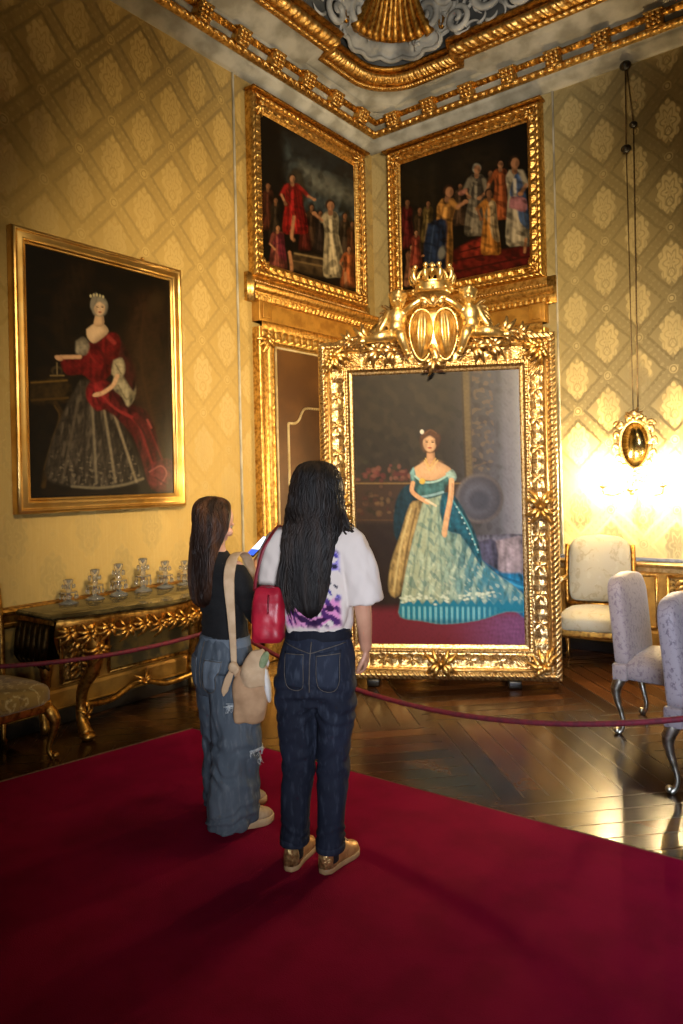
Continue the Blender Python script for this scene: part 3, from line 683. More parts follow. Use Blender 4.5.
k.line([(424, 457), (428, 465), (434, 457)], 1.3, (188, 152, 86), .6); k.line([(423, 459), (428, 469), (436, 459)], 1.2, (204, 172, 110), .6); k.ell(420.5, 480, 3, 3, (212, 176, 76), .3)
k.head(428.3, 441, 9.3, (206, 162, 122), (66, 40, 24)); k.ell(436.5, 438, 2.8, 6, (70, 42, 24), .3, .2); k.line([(421, 435), (428, 430.5), (436, 434)], 3.6, (78, 48, 27), 1); k.line([(423, 432), (429, 428), (435, 431)], 1.2, (112, 74, 42), .8, .7); k.ell(420.6, 430, 2, 2.3, (214, 208, 190), .3)
k.put(ss(.0, 1.2, k.ns((.25, .25, 1))) * .12, (18, 16, 14))
cv_.mesh(FR, -.006, FZ + .262, OIL, .82)
# --- portrait on the left wall
PL = thing('painting', 'portrait of lady in dark red robe and silver gown, plain gold frame on left wall', 'painting', (WX + .035, 3.115, 1.425), PI / 2)
make_frame('plain_frame', PL, 1.39, 1.868, [(0, -.03), (0, .02), (.006, .035), (.022, .042), (.034, .030), (.05, .032), (.072, .036), (.084, .03), (.09, .018), (.10, .015), (.104, .006)], None, G_SMOOTH, .2, 40)
MB().bx(-.675, .675, 0, .03, .02, 1.845).build('back_board', BLACK, PL, False)
MB().ell((.33, -.02, 1.873), (.014, .02, .014)).build('hanging_ring', G_ANT, PL)
k = Canvas([(26, 238), (176, 277), (180, 497), (28, 500)], 1.19, 1.668, 200, 280, (20, 15, 9))
k.put(ss(0, .9, k.ns((.02, .03, 1))) * .5, (36, 24, 12)); k.poly([(75, 255), (100, 262), (70, 330), (80, 345), (60, 340), (55, 300)], (38, 26, 14), 6, .7); k.poly([(140, 290), (170, 290), (176, 380), (170, 480), (150, 440), (128, 390), (132, 320)], (44, 28, 15), 6, .9); k.line([(150, 300), (146, 360), (160, 430)], 2.5, (62, 40, 20), 2, .6)
k.ell(162, 300, 8, 11, (52, 38, 20), .5, .2, .8)
k.poly([(30, 378), (68, 376), (70, 400), (32, 402)], (52, 38, 16), 1); k.line([(31, 380), (68, 378)], 1.6, (112, 84, 36), 1); k.line([(31, 398), (69, 396)], 2, (80, 58, 24), 1); k.line([(56, 402), (62, 415), (54, 440), (45, 470), (42, 487)], 5, (72, 52, 22), 1.6); k.line([(55, 404), (60, 416), (52, 440), (43, 470)], 1.4, (128, 94, 42), 1, .7)
k.poly([(28, 402), (66, 402), (60, 420), (44, 480), (28, 486)], (16, 12, 8), 3, .5)
k.ell(58, 368, 6, 5, (74, 60, 36), .2, 0, .8); k.ell(58, 369, 4, 3.4, (28, 20, 12), .3); k.line([(58, 360), (58, 373)], 1.2, (128, 108, 70), .7); k.line([(51, 373), (65, 373)], 1.5, (120, 98, 58), .7)
drs = [(82, 378), (100, 380), (112, 386), (124, 418), (138, 450), (147, 482), (128, 487), (100, 490), (72, 488), (46, 480), (48, 452), (62, 415)]
k.poly(drs, (58, 50, 40), 2); m_ = ss(-1, 3, k.sd(drs)); k.put(m_ * ss(.1, .9, k.ns((.1, .03, 1))) * .6, (102, 90, 72)); k.put(m_ * ss(.4, 1, k.ns(.1)) * .5 * ss(440, 470, k.Y), (136, 122, 98)); k.put(m_ * ss(.1, .9, k.ns((.12, .04, 1))) * .5, (30, 24, 18))
for x0, x1, c in ((88, 84, (34, 28, 22)), (94, 98, (140, 126, 100)), (100, 110, (32, 26, 20)), (105, 118, (150, 134, 104)), (108, 128, (40, 32, 24)), (112, 140, (160, 142, 110)), (80, 62, (96, 84, 66))): k.line([(x0, 398), ((x0 + x1) / 2, 440), (x1, 484)], 2.4, c, 1.4, .7)
k.line([(72, 488), (100, 490), (128, 487), (147, 481)], 2.5, (150, 136, 106), 1.2, .6)
k.poly([(104, 376), (118, 384), (132, 402), (150, 410), (160, 430), (168, 462), (178, 478), (178, 493), (156, 492), (146, 462), (136, 436), (118, 416), (100, 404), (92, 394), (94, 380)], (74, 16, 18), 1.6, 1, .12, True, .7)
k.poly([(94, 378), (106, 377), (116, 390), (112, 404), (100, 410), (90, 400), (88, 388)], (120, 26, 28), 1.4, 1, .12, True, .6)
for a, c, w_ in (([(98, 382), (108, 398), (122, 410), (138, 418)], (150, 44, 42), 2.6), ([(112, 384), (126, 404), (146, 414), (156, 432)], (40, 8, 10), 3), ([(128, 412), (142, 424), (150, 446), (160, 474)], (130, 36, 36), 2.4), ([(138, 418), (150, 436), (158, 462)], (38, 8, 10), 2.6), ([(152, 424), (162, 448), (172, 474)], (112, 30, 32), 2), ([(96, 390), (102, 402)], (54, 10, 12), 2.4), ([(152, 420), (156, 428)], (170, 80, 70), 2)): k.line(a, w_, c, 1.3, .75)
k.poly([(150, 472), (164, 462), (178, 464), (179, 490), (158, 491)], (98, 34, 38), 2, .9, .12, True, .7); k.line([(154, 474), (166, 468), (172, 476), (166, 487)], 1.5, (168, 92, 88), 1, .7); k.line([(160, 480), (172, 488)], 1.8, (50, 12, 16), 1, .7)
k.poly([(118, 372), (136, 370), (140, 392), (132, 406), (126, 396), (116, 386)], (150, 138, 106), 1.5); k.line([(122, 384), (130, 398), (137, 392)], 2, (92, 80, 54), 1, .6)
k.poly([(104, 330), (116, 330), (128, 342), (140, 372), (138, 390), (130, 380), (118, 360), (108, 345)], (60, 24, 20), 2)
k.poly([(88, 338), (98, 340), (112, 330), (122, 332), (124, 346), (114, 372), (100, 380), (92, 378), (84, 372), (68, 372), (62, 360), (66, 353), (80, 356)], (100, 18, 18), 1.2); k.line([(100, 342), (108, 358), (104, 376)], 3, (58, 10, 12), 1.5, .8); k.line([(112, 334), (118, 340)], 4, (150, 52, 44), 1.5, .8); k.line([(90, 348), (98, 360)], 2, (140, 40, 36), 1.2, .7)
k.poly([(78, 338), (86, 334), (92, 342), (88, 352), (78, 350)], (132, 120, 98), 1.5); k.poly([(117, 358), (126, 356), (129, 368), (124, 376), (115, 372)], (160, 146, 112), 1.5); k.line([(119, 362), (125, 372)], 1.4, (96, 84, 60), 1, .7)
k.poly([(89, 326), (98, 320), (106, 320), (112, 328), (104, 336), (96, 340), (90, 334)], (224, 188, 144), 1, 1, .03); k.poly([(99, 310), (106, 310), (107, 322), (97, 322)], (212, 172, 128), .8, 1, .03)
k.line([(82, 354), (72, 354), (62, 354)], 4, (204, 158, 116), 1); k.ell(60, 355, 4.5, 2.6, (206, 160, 118), .2, .4); k.line([(121, 374), (116, 384), (106, 391), (100, 393)], 4.2, (206, 162, 120), 1); k.ell(99, 393, 4.5, 2.2, (206, 162, 120), .2, -.3)
k.head(103, 304, 8, (222, 184, 142), (142, 132, 112), .15); k.ell(97, 297, 3, 8, (136, 126, 108), .3, .3); 
for i in range(5): k.ell(94 + i * 3.2, 292 - 1.2 * math.sin(i), 1.1, 1.6, (200, 186, 140), .3)
k.mesh(PL, -.006, .10, OIL2, .62)
# --- the two history paintings above the doors
OV = [(0, -.03), (0, .03), (.012, .055), (.035, .06), (.05, .05), (.056, .035), (.075, .03), (.10, .036), (.118, .042), (.125, .03), (.13, .02), (.145, .012), (.15, .004)]
def rel_over(s, d, L):
    win = ss(.006, .02, d) * (1 - ss(.045, .055, d)); out = win * .012 * np.abs(np.sin(PI * (s + d) / .06))
    w2 = ss(.06, .075, d) * (1 - ss(.105, .118, d)); out = out + w2 * .02 * (np.abs(np.sin(PI * s / .11 + 18 * (d - .09))) * (.5 + .5 * np.abs(np.sin(PI * s / .035))))
    return out + ss(.118, .122, d) * (1 - ss(.132, .136, d)) * .008 * np.abs(np.sin(PI * s / .03))
def over(label, loc, rotz, quad, paint):
    T = thing('painting', label, 'painting', loc, rotz)
    make_frame('carved_frame', T, 1.72, 1.64, OV, rel_over, G_ANT, .010, 42)
    MB().bx(-.85, .85, 0, .03, .01, 1.63).build('back_board', BLACK, T, False)
    mb = MB(); mb.box((0, -.045, 1.645), (1.77, .12, .02), None, .006); mb.build('top_ledge', G_DARK, T)
    for sx in (-1, 1):
        for zz, sg in ((1.55, 1), (.09, -1)):
            mb = MB(); acanthus(mb, sx * .77, zz, math.atan2(-sg, -sx), .12, 5, -.03); mb.build('corner_acanthus', G_ANT, T)
    k = Canvas(quad, 1.44, 1.36, 180, 175, (16, 13, 9)); paint(k); k.put(ss(.1, 1, k.ns(.06)) * .55, (10, 7, 4)); k.mesh(T, -.006, .14, OIL2, .72)
def fig(k, x, y, h, robe, skin, hair, arms=(), lean=0.0, wide=1.0, robe2=None):
    """one robed figure: head top at (x, y), h units tall"""
    r = h * .062; dk = tuple(int(c * .38) for c in robe); lt = tuple(min(255, int(c * 1.35 + 12)) for c in robe); q = lambda a, b: (x + a * h * wide + lean * b * h, y + b * h)
    k.poly([q(-.07, .15), q(.07, .15), q(.115, .24), q(.10, .42), q(.15, .70), q(.17, .98), q(.02, 1.0), q(-.15, .98), q(-.13, .66), q(-.10, .42), q(-.12, .24)], robe, .9, 1, .1, True, .65)
    if robe2: k.poly([q(.02, .17), q(.11, .22), q(.13, .5), q(.16, .8), q(.04, .74), q(-.03, .5), q(-.08, .40)], robe2, .8, 1, .1, True, .6)
    for a, b, c in ((-.06, -.09, dk), (0, .02, lt), (.05, .09, dk), (-.02, -.05, lt), (.09, .13, dk)): k.line([q(a * .7, .26), q(a, .55), q(b * 1.1, .95)], h * .022, c, h * .016, .6)
    k.line([q(-.10, .24), q(-.02, .42), q(.09, .36)], h * .02, dk, h * .016, .6)
    k.line([q(0, .10), q(0, .17)], r * 1.0, tuple(int(c * .8) for c in skin), .5)
    for pts in arms:
        k.line([q(*p) for p in pts[:2]], h * .055, robe, h * .02); k.line([q(*p) for p in pts[1:]], h * .036, skin, h * .014); k.ell(*q(*pts[-1]), r * .5, r * .4, skin, .3)
    k.ell(x + lean * .05 * h, y + r * .95, r * .98, r * 1.12, hair, .2); k.ell(x + lean * .05 * h + r * .12, y + r * 1.2, r * .72, r * .95, skin, .2)
    k.ell(x + lean * .05 * h + r * .45, y + r * 1.3, r * .28, r * .6, tuple(int(c * .55) for c in skin), .6, 0, .6)
SKN = (176, 122, 84); SKD = (132, 88, 58); HD = (38, 24, 16)
def p_left(k):
    k.poly([(285, 140), (352, 168), (354, 232), (330, 226), (300, 205), (284, 165)], (58, 64, 62), 6, .9); k.poly([(300, 165), (345, 190), (350, 205), (310, 190)], (118, 116, 100), 5, .6); k.poly([(290, 140), (340, 165), (345, 178), (300, 160)], (28, 30, 30), 5, .8); k.poly([(305, 196), (350, 214), (352, 222), (312, 208)], (84, 92, 92), 4, .7)
    k.put(ss(.2, .9, k.ns(.05)) * .5 * (k.X > 284) * (k.Y < 225), (30, 34, 34))
    k.poly([(290, 180), (296, 172), (303, 176), (307, 202), (296, 202)], (52, 44, 28), 2, .8); k.poly([(264, 130), (284, 140), (286, 210), (266, 215)], (9, 7, 5), 5, .9)
    for x, y in ((312, 208), (318, 214), (346, 214), (341, 206)): k.poly([(x - 5, y + 8), (x, y - 4), (x + 5, y + 8)], (22, 24, 16), 2.5, .9)
    k.poly([(296, 252), (326, 258), (334, 276), (296, 268)], (80, 62, 40), 2, .8); k.line([(297, 253), (326, 259)], 1.6, (140, 116, 78), .8); k.line([(296, 260), (330, 267)], 1.6, (120, 96, 62), .8)
    for x, y, h, rb in ((272, 186, 44, (64, 30, 18)), (279, 200, 40, (44, 34, 24)), (312, 206, 42, (56, 38, 24)), (320, 212, 40, (40, 30, 24)), (343, 214, 44, (58, 46, 34)), (350, 222, 40, (76, 40, 24)), (306, 214, 36, (70, 24, 18))): fig(k, x, y, h, rb, SKD, HD)
    fig(k, 294, 178, 56, (146, 28, 24), SKN, HD, [[(-.09, .2), (-.15, .34), (-.10, .5)], [(.1, .22), (.2, .36), (.28, .42)]], .05, 1.25, (112, 16, 16)); k.line([(296, 218), (294, 236), (296, 240)], 3, SKN, 1)
    fig(k, 329, 202, 74, (176, 158, 122), SKN, (60, 40, 24), [[(-.08, .2), (-.13, .26), (-.24, .17)]], .06, .85)
    fig(k, 281, 226, 42, (120, 62, 50), SKN, HD, [[(-.08, .2), (-.14, .42), (-.05, .55)]], 0, 1.2, (118, 40, 54)); k.line([(292, 252), (294, 266), (293, 273)], 3, SKN, .9)
    fig(k, 347, 246, 40, (164, 88, 46), SKN, HD, [[(-.08, .2), (-.16, .4), (-.1, .55)]], 0, 1.2); k.line([(344, 272), (345, 288)], 2.6, SKN, .8)
    k.poly([(266, 262), (300, 272), (355, 288), (355, 296), (266, 270)], (26, 17, 10), 3, .7)
def p_right(k):
    k.poly([(408, 178), (440, 170), (440, 240), (410, 250)], (26, 22, 14), 8, .7); k.poly([(455, 160), (500, 150), (500, 175), (458, 185)], (34, 26, 16), 6, .6); k.line([(436, 172), (436, 250)], 6, (36, 30, 20), 3, .7); k.line([(420, 176), (420, 240)], 5, (32, 26, 18), 3, .7)
    k.poly([(444, 262), (486, 240), (500, 254), (527, 250), (529, 270), (448, 288)], (96, 24, 18), 2.5); k.poly([(464, 250), (492, 240), (488, 256), (466, 262)], (140, 44, 30), 1.5); k.line([(462, 256), (492, 248)], 1.4, (60, 14, 10), .8); k.line([(456, 264), (500, 256)], 1.4, (52, 12, 10), .8); k.line([(450, 276), (527, 260)], 1.6, (56, 14, 10), .9)
    for x, y, h, rb in ((412, 204, 48, (86, 26, 22)), (424, 212, 44, (60, 44, 26)), (432, 206, 40, (104, 84, 44)), (490, 178, 50, (60, 44, 30)), (462, 190, 40, (70, 50, 34))): fig(k, x, y, h, rb, SKD, HD)
    fig(k, 477.5, 172, 68, (122, 110, 90), SKN, (150, 140, 120), [[(-.1, .22), (-.16, .36), (-.1, .46)], [(.1, .22), (.14, .4), (.04, .48)]], 0, 1.0, (72, 64, 54))
    fig(k, 452, 192, 82, (186, 128, 60), SKN, (58, 32, 18), [[(.05, .19), (.14, .25), (.24, .19)]], -.12, .9); k.poly([(432, 228), (449, 224), (450, 250), (448, 276), (432, 270), (429, 250)], (34, 46, 70), 1.5, 1, .1, True, .7); k.line([(444, 230), (440, 270)], 1.6, (16, 20, 32), 1, .7); k.line([(438, 230), (434, 266)], 1.2, (70, 86, 112), .8, .6)
    k.ell(464, 199, 3.4, 2.6, (182, 118, 96), .3, -.4); k.ell(467.5, 196.5, 1.8, 1.9, (176, 116, 88), .3)
    fig(k, 499, 169, 56, (146, 74, 36), SKN, HD, [[(-.08, .2), (-.2, .4), (-.24, .52)]], .05)
    fig(k, 489, 196, 62, (176, 112, 44), SKD, HD, [[(-.08, .2), (-.2, .3), (-.14, .46)]], .04, .9, (178, 152, 112))
    fig(k, 512, 166, 84, (170, 156, 130), SKN, (44, 28, 18), [[(.08, .18), (.14, .32), (.06, .42)]], .06, .85, (72, 98, 140)); k.poly([(508, 214), (523, 218), (523, 206), (510, 204)], (176, 116, 120), 1.2); k.line([(524, 244), (523, 256)], 2.4, SKN, .8)
    fig(k, 417, 248, 40, (150, 98, 66), SKN, HD, [[(.08, .2), (.18, .3), (.26, .26)]], 0, 1.1); fig(k, 421, 234, 36, (136, 58, 40), SKN, HD); k.ell(446, 256, 3.4, 6, (150, 146, 134), .4, .2, .7)
over('history painting of red-robed figure enthroned, gold frame above the door on left wall', (WX + .035, 5.49, 3.43), PI / 2, [(264, 120), (351, 168), (355, 292), (267, 262)], p_left)
over('history painting of robed crowd on red steps, gold frame above hidden right-hand door', (-3.42, WY - .035, 3.455), 0, [(404, 170), (524, 133), (529, 268), (409, 293)], p_right)
# --- doors with carved surrounds
DOORP = two('brown_painted_door', (92, 58, 26), (76, 46, 20), 3, .42)
def door(name, loc, rotz, label):
    D = struct(name, loc, rotz, label, 'door'); W = .875   # half width of the surround
    MB().bx(-.62, .62, -.03, 0, 0, 2.86).build('door_leaf', DOORP, D, False)
    ln = MB()
    def path(pts, r=.013):
        for a, b in zip(pts[:-1], pts[1:]): ln.tube([(a[0], -.034, a[1]), (b[0], -.034, b[1])], r, 6)
    path([(-.575, .04), (-.575, 2.83), (.575, 2.83), (.575, .04), (-.575, .04)], .012)
    sh = [(-.425, .35), (-.425, 2.14)] + [(x, z) for x, z in cr([(-.425, 2.14), (-.33, 2.145), (-.27, 2.18), (-.225, 2.25), (-.165, 2.295), (0, 2.30)], 5)]
    path(sh + [(-x, z) for x, z in sh[::-1]] + [(-.425, .35)], .013)
    ln.build('panel_moulding', CREAM_PAINT, D)
    MB().ell((.50, -.06, 1.0), (.03, .03, .03)).tube([(.50, -.03, 1.0), (.50, -.06, 1.0)], .012, 8).build('door_knob', G_ANT, D)
    for s in (-1, 1):
        G = np.zeros((160, 22, 3)); pr = prof_interp([(.84, .0), (.84, .07), (.83, .085), (.80, .085), (.79, .07), (.765, .065), (.725, .065), (.705, .08), (.66, .085), (.63, .07), (.61, .03)], 22)
        for i, z in enumerate(np.linspace(0, 2.98, 160)):
            r_ = .012 * ss(.645, .66, pr[:, 0]) * (1 - ss(.69, .705, pr[:, 0])) * abs(math.sin(PI * z / .05))
            G[i, :, 0] = s * pr[:, 0]; G[i, :, 1] = -pr[:, 1] - r_; G[i, :, 2] = z
        mb = MB(); mb.grid(G); mb.box((s * .73, -.05, .12), (.22, .11, .24), None, .01); acanthus(mb, s * .74, 2.90, -PI / 2, .17, 5, -.06); mb.build('door_jamb', G_ANT, D)
    mb = MB(); G = np.zeros((150, 20, 3)); pr = prof_interp([(2.84, .03), (2.85, .07), (2.87, .085), (2.90, .07), (2.94, .07), (2.97, .09), (3.0, .10), (3.03, .10), (3.04, .08)], 20)
    for i, x in enumerate(np.linspace(-.82, .82, 150)):
        w = ss(2.875, 2.89, pr[:, 0]) * (1 - ss(2.945, 2.96, pr[:, 0])); G[i, :, 0] = x; G[i, :, 1] = -pr[:, 1] - w * .022 * (abs(math.sin(PI * x / .09)) + .3 * abs(math.sin(PI * x / .03))); G[i, :, 2] = pr[:, 0]
    mb.grid(G); mb.build('door_lintel', G_ANT, D)
    mb = MB(); mb.bx(-.835, .835, -.075, 0, 3.03, 3.22)
    mb.build('frieze_panel', G_FLAT, D, False)
    mb = MB()
    for s in (-1, 1): mb.box((s * .76, -.045, 3.125), (.16, .10, .19), None, .008); mb.box((s * .76, -.10, 3.125), (.09, .015, .13), None, .005)
    mb.build('frieze_block', G_FLAT, D)
    mb = MB(); pr = prof_interp([(3.20, .075), (3.205, .095), (3.235, .10), (3.25, .12), (3.27, .125), (3.285, .16), (3.32, .175), (3.335, .17), (3.34, .06), (3.40, .05), (3.46, .05)], 30); G = np.zeros((190, 30, 3))
    for i, x in enumerate(np.linspace(-.95, .95, 190)):
        w = ss(3.20, 3.215, pr[:, 0]) * (1 - ss(3.24, 3.255, pr[:, 0])); w2 = ss(3.34, 3.36, pr[:, 0]) * 0
        sh_ = .875 + (pr[:, 1] - .075) ; G[i, :, 0] = x / .95 * np.minimum(sh_, .955); G[i, :, 1] = -pr[:, 1] - w * .014 * abs(math.sin(PI * x / .06)); G[i, :, 2] = pr[:, 0]
    mb.grid(G); mb.box((0, -.02, 3.33), (1.86, .05, .25)); mb.build('door_cornice', G_ANT, D)
    mb = MB()
    for i in range(58): mb.ell((-.85 + i * .0298, -.062, 3.385), (.010, .012, .010), None, 6, 4)
    mb.build('bead_row', G_LIGHT, D)
door('door_1', (WX, 5.505, 0), PI / 2, 'brown panelled door in gilded surround on the left wall')
door('door_2', (-3.395, WY, 0), 0, 'gilded door surround behind the huge standing portrait')

# narrow pale fillets that close the silk beside the doors
for n_, a in (('trim_5', (WX, WX + .018, 4.475, 4.492, .86, 5.17)), ('trim_6', (-2.475, -2.458, WY - .018, WY, .86, 5.17))):
    o = MB().bx(*a, .004).build(n_, WHITE_ST); o['kind'] = 'structure'
# ---------------------------------------------------------------- carpet, furniture, sconce, ropes
cp = Mat('crimson_carpet', (128, 10, 34), .95, 0, .1); f = cp.noise(5, 4); g = cp.noise(220, 2)
cp.color(cp.mix(f.step(.35, .7), (142, 6, 52), (128, 5, 45))); cp.bump(g, .5, .004); cp.b.inputs['Sheen Weight'].default_value = .1; cp.b.inputs['Sheen Tint'].default_value = L4((200, 40, 60))
CPO = [(-3.64, 3.12), (2.2, 3.235), (2.2, -2.9), (-4.45, -2.9), (-4.10, .4), (-3.86, 1.96)]
carpet = thing('carpet', 'wide plain crimson carpet covering the foreground floor', 'carpet')
def slab(pts, z0, z1, bev=.004):
    mb = MB(); P = np.array(pts); c = P.mean(0); rings = []
    for z, s in ((z0, 0), (z1 - bev, 0), (z1, bev)):
        Q = P + (c - P) / np.linalg.norm(c - P, axis=1)[:, None] * s; rings.append(np.c_[Q, np.full(len(P), z)])
    return mb.loft(rings)
slab(CPO, .0, .014).build('pile', cp.m, carpet, False)
mb = MB(); mb.tube([(-3.655, 3.118, .009), (2.2, 3.243, .009)], .008, 6); mb.tube([(-3.65, 3.125, .009), (-3.87, 1.96, .009), (-4.11, .4, .009), (-4.455, -2.8, .009)], .008, 6)
mb.build('edge_binding', two('tan_binding', (120, 84, 56), (96, 60, 40), 30, .8), carpet)
def fab(name, a, b, c2, scale, rough=.6):
    m = Mat(name, a, rough, 0, .3); P = m.xyz(m.obj()); n1 = m.noise(scale, 3); n2 = m.noise(scale * 2.3, 3, stretch=(1, 1, .6))
    v = ((n1 * 26).sin()).step(.45, .8) * n2.step(.42, .55)
    c = m.mix(v, a, b); c = m.mix(n2.step(.58, .66) * .6, c, c2); m.color(c); m.bump(v, .1, .002); m.b.inputs['Sheen Weight'].default_value = .2; return m.m
F_LAV = fab('pale_flowered_silk', (132, 120, 118), (110, 97, 99), (84, 72, 78), 26)
F_WHITE = fab('ivory_damask', (156, 148, 126), (142, 132, 106), (166, 158, 136), 7)
F_GOLD = fab('gold_flowered_silk', (150, 118, 54), (188, 160, 98), (110, 80, 34), 10)
def cabriole(x, y, ztop, dx, dy, r=.03):
    L = math.hypot(dx, dy); dx, dy = dx / L, dy / L; m = MB(); P = []; R = []
    for q, o, rr in ((0, -.012, 1.25), (.10, .012, 1.35), (.24, .03, 1.18), (.42, .024, .86), (.62, .004, .62), (.80, -.008, .52), (.92, .004, .56), (.97, .02, .72), (1, .026, .6)):
        P.append((x + dx * o, y + dy * o, ztop * (1 - q) + .008 * (q == 1))); R.append(r * rr)
    P = cr(P, 4); R = np.interp(np.linspace(0, 8, len(P)), range(9), R); m.tube(P, R, 10)
    m.ell((x + dx * .03, y + dy * .03, .022), (r * .8, r * .8, .02), None, 10, 6)
    m.tube([(x + dx * .028, y + dy * .028, ztop * .92), (x + dx * .05, y + dy * .05, ztop * .8), (x + dx * .034, y + dy * .034, ztop * .6)], [r * .5, r * .55, r * .2], 7)
    return m
def cushion(w0, w1, d, z0, z1, dome, n=26):
    """seat: w0 back width, w1 front width; front at -y"""
    rows = []
    mb = MB(); rings = []
    A = np.linspace(0, 2 * PI, 48, endpoint=False)
    def rg(s, z):
        c, sn = np.cos(A), np.sin(A); x = np.sign(c) * np.abs(c) ** .35; y = np.sign(sn) * np.abs(sn) ** .35
        w = (w0 + w1) / 2 + (w0 - w1) / 2 * y; bow = -.03 * (1 - x * x) * (y < 0)
        return np.stack([x * w / 2 * s, (y * d / 2 + bow) * s, np.full(48, z)], 1)
    for s, z in ((.97, z0), (1.0, z0 + .015), (1.0, z1 - .03), (.985, z1 - .012), (.95, z1), (.8, z1 + dome * .5), (.5, z1 + dome * .9), (.15, z1 + dome)): rings.append(rg(s, z))
    return mb.loft(rings)
def backpad(w, h, z0, y0, lean, th, arch, waist=.0, n=30):
    """upholstered back, outline in x/z, leaning towards +y at the top"""
    A = np.linspace(0, 2 * PI, 60, endpoint=False); c, sn = np.cos(A), np.sin(A)
    x = np.sign(c) * np.abs(c) ** .26; z = np.sign(sn) * np.abs(sn) ** .26
    zz = (z + 1) / 2; X_ = x * w / 2 * (1 - waist * np.sin(PI * zz)); Z_ = zz * h + arch * np.clip(zz * 2 - 1, 0, 1) * (1 - (np.abs(x)) ** 2.2)
    mb = MB(); rings = []; cz_ = h / 2
    for s, yy in ((.05, -th / 2 - .022), (.5, -th / 2 - .018), (.85, -th / 2 - .006), (.96, -th / 2 + .008), (1, -th / 2 + .02), (1, th / 2 - .018), (.975, th / 2 - .004), (.94, th / 2), (.05, th / 2 + .004)):
        xs, zs = X_ * s, cz_ + (Z_ - cz_) * s; rings.append(np.stack([xs, y0 + yy + lean * (zs / h) ** 1.2, z0 + zs], 1))
    return mb.loft(rings)
# pale flowered side chairs
SC = thing('side_chair', 'farther pale flowered chair with silvered cabriole legs, right of the huge portrait', 'chair', (-1.115, 4.775, 0), PI / 2 - .04, 'pale flowered side chairs at right')
def side_chair(T):
    cushion(.50, .54, .50, .345, .45, .05).build('seat', F_LAV, T)
    backpad(.49, .53, .40, .222, .045, .095, .04, .02).build('backrest', F_LAV, T)
    mb = MB(); 
    for sx in (-1, 1): mb.box((sx * .235, .235, .385), (.05, .09, .10), None, .012)
    mb.box((0, .23, .37), (.46, .07, .05), None, .01); mb.build('seat_rail', F_LAV, T)
    for sx in (-1, 1):
        cabriole(sx * .225, .235, .36, sx * .3, 1, .026).build('leg', SILV, T); cabriole(sx * .235, -.215, .36, sx, -1, .028).build('leg', SILV, T)
side_chair(SC)
dup(SC, (-.645, 4.06, 0), PI / 2 - .06, 'nearer pale flowered chair cut off by the right edge of the photo')
# ivory armchair against the back wall
AC = thing('armchair', 'ivory damask armchair standing against the wainscot under the wall light', 'chair', (-1.99, 6.08, 0), .24)
cushion(.56, .64, .54, .34, .44, .055).build('seat', F_WHITE, AC)
backpad(.50, .52, .50, .25, .10, .07, .05, -.02).build('backrest', F_WHITE, AC)
mb = MB(); mb.tube(cr([(-.27, .27, .46), (-.275, .30, .7), (-.27, .36, .98)], 5), .02, 8); mb.tube(cr([(.27, .27, .46), (.275, .30, .7), (.27, .36, .98)], 5), .02, 8)
mb.tube([(-.27, .27, .47), (.27, .27, .47)], .02, 8); mb.build('back_frame', G_DARK, AC)
MB().bx(-.30, .30, -.26, .25, .28, .36, .012).build('seat_rail', G_DARK, AC)
for sx in (-1, 1):
    a_ = MB().tube(cr([(sx * .28, .30, .70), (sx * .31, .10, .69), (sx * .33, -.08, .66), (sx * .34, -.13, .63)], 5), .02, 8).tube(cr([(sx * .335, -.12, .645), (sx * .30, -.06, .55), (sx * .30, -.10, .40)], 5), .02, 8).build('arm', G_ANT, AC)
    MB().ell((sx * .31, .05, .705), (.03, .11, .022)).build('arm_pad', F_WHITE, a_)
    cabriole(sx * .27, .24, .30, sx * .3, 1, .026).build('leg', G_DARK, AC); cabriole(sx * .29, -.235, .30, sx, -1, .028).build('leg', G_DARK, AC)
# gilded chair by the left wall
LC = thing('side_chair', 'gold silk chair with curved gilded legs at the left edge, beside the console', 'chair', (-4.21, 2.06, 0), PI / 2 - .05)
cushion(.46, .62, .50, .335, .43, .05).build('seat', F_GOLD, LC)
backpad(.42, .52, .50, .25, .02, .06, .05, 0).build('backrest', F_GOLD, LC)
mb = MB(); mb.bx(-.28, .28, -.245, .235, .28, .35, .012)
for sx in (-1, 1): mb.tube(cr([(sx * .21, .245, .34), (sx * .215, .25, .7), (sx * .20, .265, 1.0)], 5), .02, 8)
mb.build('seat_rail', G_DARK, LC)
for sx in (-1, 1): cabriole(sx * .20, .215, .30, sx * .3, .6, .026).build('leg', G_DARK, LC); cabriole(sx * .27, -.225, .30, sx, -1, .028).build('leg', G_DARK, LC)
# console table (local x along the wall, front towards -y)
CT = thing('console_table', 'carved gilded console table with dark marble top against left wall', 'table', (WX + .05, 3.16, .0), PI / 2); TZ = .055
MARB = Mat('dark_green_marble', (44, 40, 24), .12, 0, .5); n1 = MARB.noise(5, 6); n2 = MARB.noise(14, 5); MARB.color(MARB.mix((n1 * .6 + n2 * .4).step(.4, .62), (52, 44, 24), (98, 84, 48)))
CW = .76
def ctop(s, z):
    xs = np.linspace(-CW, CW, 40); fr_ = -(.42 + .20 * np.cos(xs / CW * PI / 2) ** 1.2 + .02 * np.cos(xs / CW * PI * 2.5)); 
    P = [(-CW, 0)] + [(x, y) for x, y in zip(xs, fr_)] + [(CW, 0)]
    P = np.array(P); P[:, 0] *= (CW + s) / CW; P[:, 1] = np.where(P[:, 1] < 0, P[:, 1] - s, P[:, 1]); return np.c_[P, np.full(len(P), z + .055)]
MB().loft([ctop(-.02, .725), ctop(.0, .735), ctop(.012, .748), ctop(.012, .756), ctop(.0, .768)]).build('marble_top', MARB.m, CT, True, auto=40)
mb = MB(); G_ = []
